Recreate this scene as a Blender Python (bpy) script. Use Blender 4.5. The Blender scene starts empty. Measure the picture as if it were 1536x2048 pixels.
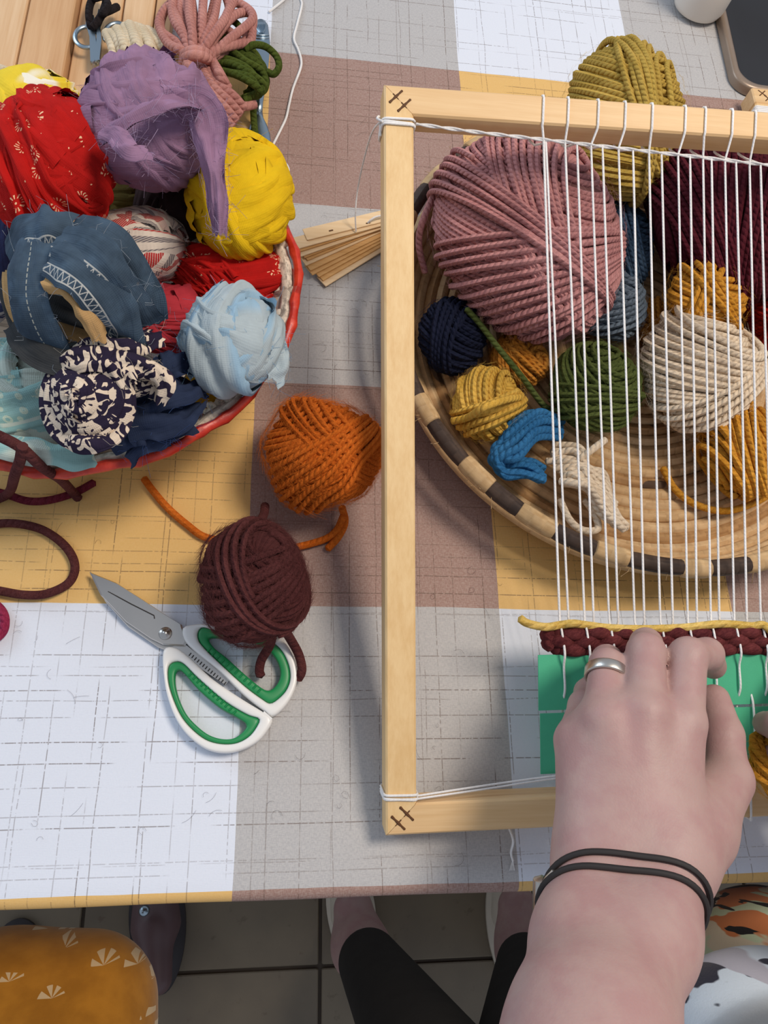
import bpy, math
import numpy as np
from mathutils import Matrix, Vector

# ---------------------------------------------------------------- camera, world, lights
TZ = 0.75                                   # table top height above the floor
FPX = 1540.0
CAM_C = np.array([0.023658, 0.049184, 0.515 + TZ])
CAM_R = np.array([0.991168, -0.019967, 0.131104])
CAM_U = np.array([-0.028436, 0.933609, 0.357164])
CAM_F = np.array([0.129531, 0.357737, -0.924795])

scene = bpy.context.scene
col = scene.collection
cam = bpy.data.cameras.new('camera')
cam.sensor_fit = 'AUTO'; cam.sensor_width = 36.0
cam.lens = FPX / 2048.0 * 36.0
cam.clip_start = 0.01; cam.clip_end = 50
cam_o = bpy.data.objects.new('camera', cam)
col.objects.link(cam_o)
cam_o.matrix_world = Matrix(((CAM_R[0], CAM_U[0], -CAM_F[0], CAM_C[0]),
                             (CAM_R[1], CAM_U[1], -CAM_F[1], CAM_C[1]),
                             (CAM_R[2], CAM_U[2], -CAM_F[2], CAM_C[2]), (0, 0, 0, 1)))
scene.camera = cam_o

world = bpy.data.worlds.new('world'); scene.world = world
world.use_nodes = True
world.node_tree.nodes['Background'].inputs[0].default_value = (0.79, 0.86, 1.0, 1)
world.node_tree.nodes['Background'].inputs[1].default_value = 0.52

def area_light(name, loc, target, size, energy, color):
    l = bpy.data.lights.new(name, 'AREA'); l.shape = 'RECTANGLE'
    l.size, l.size_y = size; l.energy = energy; l.color = color
    o = bpy.data.objects.new(name, l); col.objects.link(o)
    o.location = loc
    o.rotation_euler = (Vector(target) - Vector(loc)).to_track_quat('-Z', 'Y').to_euler()
    return o
area_light('window_daylight', (-2.1, 1.9, 2.1), (0.1, 0.3, TZ), (1.7, 1.2), 34, (0.70, 0.85, 1.0))
area_light('warm_ceiling_lamp', (0.75, 0.45, 2.35), (0.1, 0.3, TZ), (0.45, 0.45), 24, (1.0, 0.87, 0.73))

vs = scene.view_settings
vs.view_transform = 'Standard'; vs.look = 'None'; vs.gamma = 1.0; vs.use_curve_mapping = False
vs.exposure = -0.2

# ---------------------------------------------------------------- helpers
def P(px, py, h=0.0):
    """world point seen at photo pixel px,py at height h above the table top"""
    d = (px - 768) / FPX * CAM_R - (py - 1024) / FPX * CAM_U + CAM_F
    return CAM_C + d * ((h + TZ - CAM_C[2]) / d[2])
def depth_of(p):
    return float((np.asarray(p) - CAM_C) @ CAM_F)
def cam_vec(a):
    """(right, up, towards camera) -> world direction"""
    v = a[0] * CAM_R + a[1] * CAM_U - a[2] * CAM_F
    return v / np.linalg.norm(v)
def nrm(v):
    v = np.asarray(v, float)
    return v / np.maximum(np.linalg.norm(v, axis=-1, keepdims=True), 1e-12)

def lin(r, g, b):
    def f(c):
        c /= 255.0
        return c / 12.92 if c <= 0.04045 else ((c + 0.055) / 1.055) ** 2.4
    return (f(r), f(g), f(b), 1.0)

def tag(o, label=None, cat=None, group=None, kind=None):
    if label: o['label'] = label
    if cat: o['category'] = cat
    if group: o['group'] = group
    if kind: o['kind'] = kind
    return o

def thing(name, label, cat, loc, group=None):
    o = bpy.data.objects.new(name, None); col.objects.link(o)
    o.empty_display_size = 0.02
    o.location = Vector([float(c) for c in loc])
    return tag(o, label, cat, group)

def root_loc(o):
    v = np.zeros(3)
    while o is not None:
        v = v + np.array(o.location); o = o.parent
    return v

def build(name, geo, mat, parent=None, smooth=True):
    """geo: (V, F, UV) or a list of them; F is (n,4) or (n,3); UV per vertex or None"""
    if isinstance(geo, tuple): geo = [geo]
    Vs, loops, starts, uvs = [], [], [], []
    off = 0; ls = 0; have_uv = any(g[2] is not None for g in geo)
    for V, F, UV in geo:
        V = np.asarray(V, np.float64); F = np.asarray(F, np.int64)
        Vs.append(V); n, k = F.shape
        loops.append((F + off).ravel())
        starts.append(ls + np.arange(n) * k); ls += n * k
        if have_uv:
            U = np.zeros((len(V), 2)) if UV is None else np.asarray(UV, float)
            uvs.append(U[F.ravel()])
        off += len(V)
    V = np.vstack(Vs)
    loc = root_loc(parent) if parent is not None else np.zeros(3)
    me = bpy.data.meshes.new(name)
    me.vertices.add(len(V)); me.vertices.foreach_set('co', (V - loc).astype(np.float32).ravel())
    L = np.concatenate(loops).astype(np.int32); S = np.concatenate(starts).astype(np.int32)
    me.loops.add(len(L)); me.loops.foreach_set('vertex_index', L)
    me.polygons.add(len(S)); me.polygons.foreach_set('loop_start', S)
    if have_uv:
        ul = me.uv_layers.new(name='UVMap')
        ul.data.foreach_set('uv', np.vstack(uvs).astype(np.float32).ravel())
    me.update(calc_edges=True)
    me.validate()
    me.polygons.foreach_set('use_smooth', np.full(len(me.polygons), smooth))
    me.materials.append(mat)
    o = bpy.data.objects.new(name, me); col.objects.link(o)
    if parent is not None: o.parent = parent
    return o

def grid_faces(n, m, close_n=False, close_m=False, off=0):
    i = np.arange(n if close_n else n - 1); j = np.arange(m if close_m else m - 1)
    I, J = np.meshgrid(i, j, indexing='ij')
    I2, J2 = (I + 1) % n, (J + 1) % m
    return np.stack([I * m + J, I2 * m + J, I2 * m + J2, I * m + J2], -1).reshape(-1, 4) + off

def catmull(pts, n=12, closed=False):
    p = np.asarray(pts, float)
    if closed: q = np.vstack([p[-1], p, p[0], p[1]])
    else: q = np.vstack([2 * p[0] - p[1], p, 2 * p[-1] - p[-2]])
    t = np.linspace(0, 1, n, endpoint=False)[:, None]
    out = []
    for i in range(1, len(q) - 2):
        a, b, c, d = q[i - 1:i + 3]
        out.append(0.5 * (2 * b + (c - a) * t + (2 * a - 5 * b + 4 * c - d) * t ** 2 + (3 * b - a - 3 * c + d) * t ** 3))
    r = np.vstack(out)
    return r if closed else np.vstack([r, p[-1]])

def resample(p, n, closed=False):
    p = np.asarray(p, float)
    if closed: p = np.vstack([p, p[:1]])
    s = np.r_[0, np.cumsum(np.linalg.norm(np.diff(p, axis=0), axis=1))]
    t = np.linspace(0, s[-1], n, endpoint=not closed)
    return np.stack([np.interp(t, s, p[:, k]) for k in range(p.shape[1])], 1)

def tube(path, r, sides=7, closed=False, normal=None, caps=True, flat=1.0):
    p = np.asarray(path, float); n = len(p)
    if closed: T = nrm(np.roll(p, -1, 0) - np.roll(p, 1, 0))
    else: T = nrm(np.gradient(p, axis=0))
    if normal is None:
        N = np.zeros_like(p)
        a = np.array([0, 0, 1.0]) if abs(T[0][2]) < 0.9 else np.array([1.0, 0, 0])
        v = a - T[0] * (a @ T[0]); N[0] = v / np.linalg.norm(v)
        for i in range(1, n):
            v = N[i - 1] - T[i] * (N[i - 1] @ T[i]); N[i] = v / max(np.linalg.norm(v), 1e-9)
    else:
        N = nrm(normal - T * np.sum(normal * T, 1, keepdims=True))
    B = np.cross(T, N)
    s = np.r_[0, np.cumsum(np.linalg.norm(np.diff(p, axis=0), axis=1))]
    r = np.broadcast_to(np.asarray(r, float), (n,))
    k = sides + 1                                  # seam vertex doubled for clean UVs
    ph = np.linspace(0, 2 * np.pi, k)
    V = p[:, None] + r[:, None, None] * (np.cos(ph)[None, :, None] * N[:, None] * flat + np.sin(ph)[None, :, None] * B[:, None])
    UV = np.stack(np.broadcast_arrays(s[:, None], (ph / (2 * np.pi))[None, :]), -1).reshape(-1, 2)
    V = V.reshape(-1, 3)
    F = grid_faces(n, k, close_n=closed)
    geo = [(V, F[:, ::-1], UV)]
    if caps and not closed:
        for e, sg in ((0, -1), (n - 1, 1)):
            c = p[e] + T[e] * r[e] * 0.55 * sg
            ring = V[e * k:e * k + sides]
            VV = np.vstack([ring, c]); i = np.arange(sides)
            Fc = np.stack([i, (i + 1) % sides, np.full(sides, sides)], 1)
            geo.append((VV, Fc if sg > 0 else Fc[:, ::-1], np.tile(UV[e * k], (sides + 1, 1))))
    return geo

def smooth_noise(n, rng, cells):
    k = max(int(cells), 2)
    v = rng.normal(size=k + 3)
    x = np.linspace(0, k, n); i = np.floor(x).astype(int); f = x - i; f = f * f * (3 - 2 * f)
    i = np.clip(i, 0, k + 1)
    return v[i] * (1 - f) + v[i + 1] * f

def box(c, s, rot=None, bev=0.0):
    """box centre c, full size s, optional 3x3 rotation (columns = local axes); bevel as chamfer"""
    c = np.asarray(c, float); h = np.asarray(s, float) / 2
    R = np.eye(3) if rot is None else np.asarray(rot, float)
    if bev <= 0:
        sg = np.array([[x, y, z] for x in (-1, 1) for y in (-1, 1) for z in (-1, 1)], float)
        V = sg * h
        F = np.array([[0, 1, 3, 2], [4, 6, 7, 5], [0, 4, 5, 1], [2, 3, 7, 6], [0, 2, 6, 4], [1, 5, 7, 3]])
        return (c + V @ R.T, F, None)
    # chamfered in section (x,z) and lengthwise (y) : stacked octagon rings
    def ring(hx, hz, b):
        return [(-hx + b, -hz), (hx - b, -hz), (hx, -hz + b), (hx, hz - b), (hx - b, hz), (-hx + b, hz), (-hx, hz - b), (-hx, -hz + b)]
    V = []
    for y, ins in ((-h[1], bev), (-h[1] + bev, 0), (h[1] - bev, 0), (h[1], bev)):
        for x, z in ring(h[0] - ins, h[2] - ins, bev):
            V.append((x, y, z))
    V = np.array(V)
    F = grid_faces(4, 8, close_m=True)
    caps4 = []
    for o, rev in ((0, False), (24, True)):
        q = [[0, 1, 2, 7], [7, 2, 3, 6], [6, 3, 4, 5]]
        for a in q: caps4.append([o + i for i in (a if not rev else a[::-1])])
    F = np.vstack([F[:, ::-1], np.array(caps4)])
    return (c + V @ R.T, F, None)

def lathe(profile, center, seg=48):
    pr = np.asarray(profile, float); t = np.linspace(0, 2 * np.pi, seg, endpoint=False)
    V = np.stack([pr[:, None, 0] * np.cos(t), pr[:, None, 0] * np.sin(t), np.broadcast_to(pr[:, None, 1], (len(pr), seg))], -1)
    V = V.reshape(-1, 3) + np.asarray(center)
    uv = np.stack(np.broadcast_arrays((t / (2 * np.pi))[None, :], np.linspace(0, 1, len(pr))[:, None]), -1).reshape(-1, 2)
    return (V, grid_faces(len(pr), seg, close_m=True)[:, ::-1], uv)

# ---- implicit surfaces: smooth union of round cones, surface nets
def sdf_mesh(cones, h=0.002):
    """cones: (a, b, ra, rb, k)"""
    pts = np.array([c[i] for c in cones for i in (0, 1)]); rm = max(max(c[2], c[3]) for c in cones)
    lo = pts.min(0) - rm - 4 * h; hi = pts.max(0) + rm + 4 * h
    n = np.ceil((hi - lo) / h).astype(int) + 1
    G = np.full(n, 0.06, np.float32)
    ax = [lo[i] + np.arange(n[i]) * h for i in range(3)]
    for a, b, ra, rb, k in cones:
        a = np.asarray(a, float); b = np.asarray(b, float); pad = max(ra, rb) + k + 4 * h
        i0 = np.maximum(np.floor((np.minimum(a, b) - pad - lo) / h).astype(int), 0)
        i1 = np.minimum(np.ceil((np.maximum(a, b) + pad - lo) / h).astype(int) + 1, n)
        sl = tuple(slice(i0[i], i1[i]) for i in range(3))
        X, Y, Z = np.meshgrid(*[ax[i][sl[i]].astype(np.float32) for i in range(3)], indexing='ij')
        d = (b - a); L2 = max(d @ d, 1e-12)
        t = np.clip(((X - a[0]) * d[0] + (Y - a[1]) * d[1] + (Z - a[2]) * d[2]) / L2, 0, 1)
        D = np.sqrt((X - a[0] - t * d[0]) ** 2 + (Y - a[1] - t * d[1]) ** 2 + (Z - a[2] - t * d[2]) ** 2) - (ra + (rb - ra) * t)
        g = G[sl]
        if k > 0:
            hh = np.clip(0.5 + 0.5 * (g - D) / k, 0, 1)
            G[sl] = g + (D - g) * hh - k * hh * (1 - hh)
        else: G[sl] = np.minimum(g, D)
    return surface_nets(G, lo, h)

def surface_nets(G, lo, h):
    ins = G < 0
    c = [(x, y, z) for x in (0, 1) for y in (0, 1) for z in (0, 1)]
    n = np.array(G.shape)
    cnt = sum(ins[x:n[0] - 1 + x, y:n[1] - 1 + y, z:n[2] - 1 + z].astype(np.int8) for x, y, z in c)
    act = np.argwhere((cnt > 0) & (cnt < 8))
    vals = np.stack([G[act[:, 0] + x, act[:, 1] + y, act[:, 2] + z] for x, y, z in c], 1)
    acc = np.zeros((len(act), 3)); m = np.zeros(len(act))
    ca = np.array(c, float)
    for i in range(8):
        for j in range(i + 1, 8):
            if np.abs(ca[i] - ca[j]).sum() == 1:
                a, b = vals[:, i], vals[:, j]; s = (a < 0) != (b < 0)
                t = np.where(s, a / np.where(s, a - b, 1), 0)
                acc += np.where(s[:, None], ca[i] + t[:, None] * (ca[j] - ca[i]), 0); m += s
    V = (act + acc / m[:, None]) * h + lo
    idx = -np.ones(n - 1, np.int64); idx[tuple(act.T)] = np.arange(len(act))
    F = []
    for axis in range(3):
        u, v = [(1, 2), (2, 0), (0, 1)][axis]
        s0 = [slice(1, -1)] * 3; s0[axis] = slice(0, -1)
        s1 = list(s0); s1[axis] = slice(1, None)
        A, B = ins[tuple(s0)], ins[tuple(s1)]
        e = np.argwhere(A != B)
        base = e.copy(); base[:, u] += 1; base[:, v] += 1
        flip = ~A[tuple(e.T)]
        def cell(du, dv):
            q = base.copy(); q[:, u] -= du; q[:, v] -= dv
            return idx[q[:, 0], q[:, 1], q[:, 2]]
        q = np.stack([cell(1, 1), cell(0, 1), cell(0, 0), cell(1, 0)], 1)
        q[flip] = q[flip][:, ::-1]
        F.append(q[(q >= 0).all(1)])
    return (V, np.vstack(F), None)

# ---------------------------------------------------------------- materials
class NT:
    def __init__(s, name):
        s.m = bpy.data.materials.new(name); s.m.use_nodes = True
        s.t = s.m.node_tree; s.bsdf = s.t.nodes['Principled BSDF']
    def n(s, ty, **kw):
        nd = s.t.nodes.new(ty)
        for k, v in kw.items(): setattr(nd, k, v)
        return nd
    def put(s, sock, v):
        if v is None: return
        if hasattr(v, 'is_output'): s.t.links.new(v, sock)
        else: sock.default_value = v
    def math(s, op, a, b=None, c=None, clamp=False):
        nd = s.n('ShaderNodeMath', operation=op, use_clamp=clamp)
        s.put(nd.inputs[0], a); s.put(nd.inputs[1], b); s.put(nd.inputs[2], c)
        return nd.outputs[0]
    def mix(s, f, a, b, blend='MIX'):
        nd = s.n('ShaderNodeMix', data_type='RGBA', blend_type=blend)
        s.put(nd.inputs[0], f); s.put(nd.inputs[6], a); s.put(nd.inputs[7], b)
        return nd.outputs[2]
    def coord(s, which='Object'):
        return s.n('ShaderNodeTexCoord').outputs[which]
    def mapping(s, v, scale=(1, 1, 1), rot=(0, 0, 0), loc=(0, 0, 0)):
        nd = s.n('ShaderNodeMapping'); s.put(nd.inputs[0], v)
        nd.inputs['Scale'].default_value = scale; nd.inputs['Rotation'].default_value = rot; nd.inputs['Location'].default_value = loc
        return nd.outputs[0]
    def sep(s, v):
        nd = s.n('ShaderNodeSeparateXYZ'); s.put(nd.inputs[0], v); return nd.outputs
    def comb(s, x, y, z=0.0):
        nd = s.n('ShaderNodeCombineXYZ'); s.put(nd.inputs[0], x); s.put(nd.inputs[1], y); s.put(nd.inputs[2], z); return nd.outputs[0]
    def noise(s, v, scale, detail=3, rough=0.55, dist=0.0):
        nd = s.n('ShaderNodeTexNoise'); s.put(nd.inputs['Vector'], v)
        nd.inputs['Scale'].default_value = scale; nd.inputs['Detail'].default_value = detail
        nd.inputs['Roughness'].default_value = rough; nd.inputs['Distortion'].default_value = dist
        return nd.outputs['Fac']
    def voronoi(s, v, scale, feature='F1', out='Distance', rnd=1.0):
        nd = s.n('ShaderNodeTexVoronoi', feature=feature); s.put(nd.inputs['Vector'], v)
        nd.inputs['Scale'].default_value = scale; nd.inputs['Randomness'].default_value = rnd
        return nd.outputs[out]
    def ramp(s, f, stops):
        nd = s.n('ShaderNodeValToRGB'); s.put(nd.inputs[0], f)
        e = nd.color_ramp.elements
        while len(e) < len(stops): e.new(0.5)
        for x, (p, c) in zip(e, stops): x.position = p; x.color = c
        return nd.outputs[0]
    def step(s, f, lo, hi):
        nd = s.n('ShaderNodeMapRange', interpolation_type='SMOOTHSTEP'); s.put(nd.inputs[0], f)
        nd.inputs[1].default_value = lo; nd.inputs[2].default_value = hi
        return nd.outputs[0]
    def bump(s, height, strength=0.5, dist=0.001, normal=None):
        nd = s.n('ShaderNodeBump'); s.put(nd.inputs['Height'], height)
        nd.inputs['Strength'].default_value = strength; nd.inputs['Distance'].default_value = dist
        s.put(nd.inputs['Normal'], normal)
        s.t.links.new(nd.outputs[0], s.bsdf.inputs['Normal']); return nd.outputs[0]
    def fin(s, color=None, rough=None, metal=None, spec=None, sheen=None, tint=None, **kw):
        b = s.bsdf.inputs
        s.put(b['Base Color'], color); s.put(b['Roughness'], rough); s.put(b['Metallic'], metal)
        s.put(b['Specular IOR Level'], spec)
        if sheen is not None:
            b['Sheen Weight'].default_value = sheen; b['Sheen Roughness'].default_value = 0.5
            if tint: b['Sheen Tint'].default_value = tint
        for k, v in kw.items(): s.put(b[k.replace('_', ' ')], v)
        return s.m

def scale_col(c, k): return (min(c[0] * k, 1), min(c[1] * k, 1), min(c[2] * k, 1), 1)

def simple(name, rgb, rough=0.5, metal=0.0, var=0.12, scale=60, spec=0.5, bump=0.0):
    t = NT(name); c = lin(*rgb); f = t.noise(t.coord(), scale, 4)
    colr = t.mix(f, scale_col(c, 1 - var), scale_col(c, 1 + var))
    if bump: t.bump(t.noise(t.coord(), scale * 6, 3), bump, 0.0006)
    return t.fin(colr, rough, metal, spec)

def yarn_mat(name, rgb, rgb2=None, twist=1 / 0.0046, strength=0.8, depth=0.0012):
    """spun two-ply wool: helical relief from the strand's own length/around coordinates"""
    t = NT(name); c = lin(*rgb); c2 = lin(*rgb2) if rgb2 else scale_col(c, 1.35)
    u = t.sep(t.coord('UV'))
    ph = t.math('ADD', t.math('MULTIPLY', u[0], twist), t.math('MULTIPLY', u[1], 2.0))
    sn = t.math('ABSOLUTE', t.math('SINE', t.math('MULTIPLY', ph, math.pi)))
    fib = t.noise(t.comb(t.math('MULTIPLY', ph, 3.0), t.math('MULTIPLY', u[1], 7.0), t.math('MULTIPLY', u[0], 60.0)), 2.2, 3, 0.6)
    big = t.noise(t.coord(), 45, 3)
    f = t.math('ADD', t.math('MULTIPLY', fib, 0.55), t.math('MULTIPLY', big, 0.45))
    colr = t.mix(t.step(f, 0.3, 0.72), scale_col(c, 0.86), c2)
    hgt = t.math('ADD', sn, t.math('MULTIPLY', fib, 0.35))
    t.bump(hgt, strength, depth)
    return t.fin(colr, 0.95, 0, 0.08, 0.3, c2)

def fuzz_mat(name, rgb):
    t = NT(name); return t.fin(lin(*rgb), 0.9, 0, 0.1)

def fabric_mat(name, rgb, rgb2=None, pattern=None, var=0.16, weave=0.35):
    """woven cotton strip; coordinates are metres along (u) and across (v) the strip"""
    t = NT(name); c = lin(*rgb); uvn = t.coord('UV'); u = t.sep(uvn)
    big = t.noise(t.coord(), 38, 4, 0.6)
    base = t.mix(t.step(big, 0.3, 0.7), scale_col(c, 1 - var), scale_col(c, 1 + var))
    if rgb2: base = t.mix(t.step(t.noise(t.coord(), 30, 2), 0.5, 0.62), base, lin(*rgb2))
    if pattern: base = pattern(t, uvn, u, base)
    th = t.math('ADD', t.math('SINE', t.math('MULTIPLY', u[0], 2 * math.pi / 0.0011)), t.math('SINE', t.math('MULTIPLY', u[1], 2 * math.pi / 0.0011)))
    fine = t.noise(uvn, 900, 2)
    crease = t.noise(t.mapping(uvn, (28, 120, 1)), 1.0, 2, 0.5, 0.8)
    hgt = t.math('ADD', t.math('ADD', t.math('MULTIPLY', th, 0.06 * weave), t.math('MULTIPLY', fine, 0.25 * weave)), t.math('MULTIPLY', crease, 1.6))
    t.bump(hgt, 0.6, 0.0022)
    return t.fin(base, 0.9, 0, 0.12, 0.15, scale_col(c, 1.5))

def pat_red(t, uvn, u, base):
    # small cream dashes and ray-burst flowers
    d1 = t.voronoi(t.mapping(uvn, (1 / 0.0075, 1 / 0.0075, 1)), 1.0)
    m1 = t.math('LESS_THAN', d1, 0.085)
    v2 = t.mapping(uvn, (1 / 0.034, 1 / 0.034, 1))
    pos = t.voronoi(v2, 1.0, out='Position', rnd=0.7)
    sub = t.n('ShaderNodeVectorMath', operation='SUBTRACT'); t.put(sub.inputs[0], v2); t.put(sub.inputs[1], pos)
    xyz = t.sep(sub.outputs[0])
    r = t.math('POWER', t.math('ADD', t.math('POWER', xyz[0], 2.0), t.math('POWER', xyz[1], 2.0)), 0.5)
    ang = t.math('ARCTAN2', xyz[1], xyz[0])
    ray = t.math('GREATER_THAN', t.math('SINE', t.math('MULTIPLY', ang, 13.0)), 0.35)
    ring = t.math('MULTIPLY', t.math('GREATER_THAN', r, 0.075), t.math('LESS_THAN', r, 0.145))
    m2 = t.math('MAXIMUM', t.math('MULTIPLY', ray, ring), t.math('LESS_THAN', r, 0.02))
    return t.mix(t.math('MULTIPLY', t.math('MAXIMUM', m1, m2), 0.85), base, lin(240, 205, 165))
def pat_plaid(t, uvn, u, base):
    def band(x, period, lo, hi):
        f = t.math('FRACT', t.math('DIVIDE', t.math('ADD', x, 0.5), period))
        return t.math('MULTIPLY', t.math('GREATER_THAN', f, lo), t.math('LESS_THAN', f, hi))
    dash = t.math('GREATER_THAN', t.math('FRACT', t.math('DIVIDE', t.math('ADD', u[0], u[1]), 0.0016)), 0.4)
    r = t.math('MULTIPLY', band(u[0], 0.034, 0.0, 0.3), t.math('MAXIMUM', band(u[1], 0.026, 0.2, 0.75), 0.35))
    base = t.mix(t.math('MULTIPLY', r, t.math('ADD', t.math('MULTIPLY', dash, 0.5), 0.5)), base, lin(178, 40, 42))
    k = t.math('MAXIMUM', band(u[0], 0.034, 0.42, 0.55), t.math('MAXIMUM', band(u[0], 0.034, 0.7, 0.74), band(u[1], 0.026, 0.0, 0.12)))
    return t.mix(t.math('MULTIPLY', k, t.math('ADD', t.math('MULTIPLY', dash, 0.55), 0.25)), base, lin(52, 48, 72))
def denim_pattern(zig, dash):
    # overlock zigzag and / or a broken running stitch along the strip, pale worn patches
    def pat(t, uvn, u, base):
        worn = t.step(t.noise(uvn, 34, 3), 0.66, 0.74)
        b = t.mix(t.math('MULTIPLY', worn, 0.7), base, lin(190, 165, 130))
        b = t.mix(t.math('MULTIPLY', t.step(t.noise(uvn, 55, 3), 0.45, 0.7), 0.45), b, lin(88, 112, 134))
        if zig:
            tri = t.math('ABSOLUTE', t.math('SUBTRACT', t.math('FRACT', t.math('DIVIDE', u[0], 0.0040)), 0.5))
            v0 = t.math('SUBTRACT', t.math('SUBTRACT', u[1], 0.0045), t.math('MULTIPLY', tri, 0.009))
            m = t.math('MAXIMUM', t.math('LESS_THAN', t.math('ABSOLUTE', v0), 0.0007), t.math('LESS_THAN', t.math('ABSOLUTE', t.math('SUBTRACT', u[1], 0.0042)), 0.0004))
            m = t.math('MAXIMUM', m, t.math('LESS_THAN', t.math('ABSOLUTE', t.math('SUBTRACT', u[1], 0.0092)), 0.0004))
            b = t.mix(t.math('MULTIPLY', m, 0.75), b, lin(200, 200, 194))
        if dash:
            st = t.math('MULTIPLY', t.math('LESS_THAN', t.math('ABSOLUTE', t.math('ADD', u[1], 0.001)), 0.0003), t.math('GREATER_THAN', t.math('FRACT', t.math('DIVIDE', u[0], 0.0034)), 0.35))
            b = t.mix(t.math('MULTIPLY', st, 0.7), b, lin(190, 190, 176))
        return b
    return pat
def pat_aqua(t, uvn, u, base):
    area = t.step(t.noise(uvn, 18, 1), 0.48, 0.52)
    d = t.voronoi(t.mapping(uvn, (1 / 0.008, 1 / 0.008, 1)), 1.0)
    ring = t.math('MULTIPLY', t.math('GREATER_THAN', d, 0.2), t.math('LESS_THAN', d, 0.33))
    b = t.mix(t.math('MULTIPLY', area, 0.85), base, lin(138, 186, 184))
    return t.mix(t.math('MULTIPLY', t.math('MULTIPLY', ring, area), 0.8), b, lin(205, 218, 196))
def pat_bw(t, uvn, u, base):
    n1 = t.noise(t.mapping(uvn, (165, 125, 1)), 1.0, 1.0, 0.5, 1.3)
    return t.mix(t.step(n1, 0.515, 0.535), base, lin(222, 205, 184))
def pat_gingham(t, uvn, u, base):
    n1 = t.noise(uvn, 20, 1)
    return t.mix(t.step(n1, 0.5, 0.56), base, lin(244, 238, 222))
def pat_fade(t, uvn, u, base):
    edge = t.step(t.math('ABSOLUTE', u[1]), 0.008, 0.0125)
    return t.mix(t.math('MULTIPLY', edge, 0.7), base, lin(136, 176, 204))

def wood_mat(name, rgb, rgb2, along='Y', scale=1.0, rough=0.5):
    t = NT(name); sc = {'X': (4, 90, 90), 'Y': (90, 4, 90), 'Z': (90, 90, 4)}[along]
    co = t.mapping(t.coord(), tuple(v * scale for v in sc))
    g = t.noise(co, 1.0, 5, 0.6, 0.3)
    g2 = t.noise(t.mapping(t.coord(), tuple(v * scale * 6 for v in sc)), 1.0, 3)
    f = t.math('ADD', t.math('MULTIPLY', g, 0.7), t.math('MULTIPLY', g2, 0.3))
    colr = t.mix(t.step(f, 0.3, 0.7), lin(*rgb2), lin(*rgb))
    t.bump(g2, 0.15, 0.0005)
    return t.fin(colr, rough, 0, 0.35)
# ---------------------------------------------------------------- setting: floor of tiles
floor_mat = simple('grout', (84, 74, 64), 0.9)
tile_mat = None
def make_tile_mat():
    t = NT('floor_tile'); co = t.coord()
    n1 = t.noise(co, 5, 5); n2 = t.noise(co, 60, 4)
    c = t.mix(t.step(n1, 0.3, 0.7), lin(110, 100, 86), lin(132, 120, 100))  # tile tones darkened to stand in for shadows of people not modelled
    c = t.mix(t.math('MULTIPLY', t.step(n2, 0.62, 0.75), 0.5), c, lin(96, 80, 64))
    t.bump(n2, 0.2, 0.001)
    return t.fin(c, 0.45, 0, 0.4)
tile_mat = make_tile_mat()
fl = build('floor', box((0.1, 0.3, -0.02), (3.4, 3.2, 0.03)), floor_mat, smooth=False); tag(fl, kind='structure')
TS = 0.335
o0 = P(165, 1840, -TZ); o1 = P(500, 1940, -TZ)
tile_me = None
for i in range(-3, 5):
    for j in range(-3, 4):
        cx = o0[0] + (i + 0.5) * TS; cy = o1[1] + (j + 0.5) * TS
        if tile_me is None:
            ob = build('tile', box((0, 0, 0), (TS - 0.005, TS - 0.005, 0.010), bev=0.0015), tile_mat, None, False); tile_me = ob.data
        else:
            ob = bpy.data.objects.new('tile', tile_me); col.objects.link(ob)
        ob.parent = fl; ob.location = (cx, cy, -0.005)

# ---------------------------------------------------------------- table and cloth
tab_wood = wood_mat('table_wood', (190, 150, 105), (150, 110, 70), 'X')
TX0, TX1, TY0, TY1 = -0.95, 1.15, 0.006, 1.05
table = thing('dining_table', 'long wooden table hidden under the checked cloth', 'table', (0.1, 0.5, 0))
build('tabletop', box(((TX0 + TX1) / 2, (TY0 + TY1) / 2, TZ - 0.0182), (TX1 - TX0, TY1 - TY0, 0.03), bev=0.003), tab_wood, table, False)
for x in (TX0 + 0.08, TX1 - 0.08):
    for y in (TY0 + 0.25, TY1 - 0.08):
        build('leg', box((x, y, (TZ - 0.031) / 2), (0.06, 0.06, TZ - 0.032), bev=0.004), tab_wood, table, False)
build('apron', box(((TX0 + TX1) / 2, TY0 + 0.25, TZ - 0.08), (TX1 - TX0 - 0.22, 0.022, 0.09), bev=0.002), tab_wood, table, False)

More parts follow.
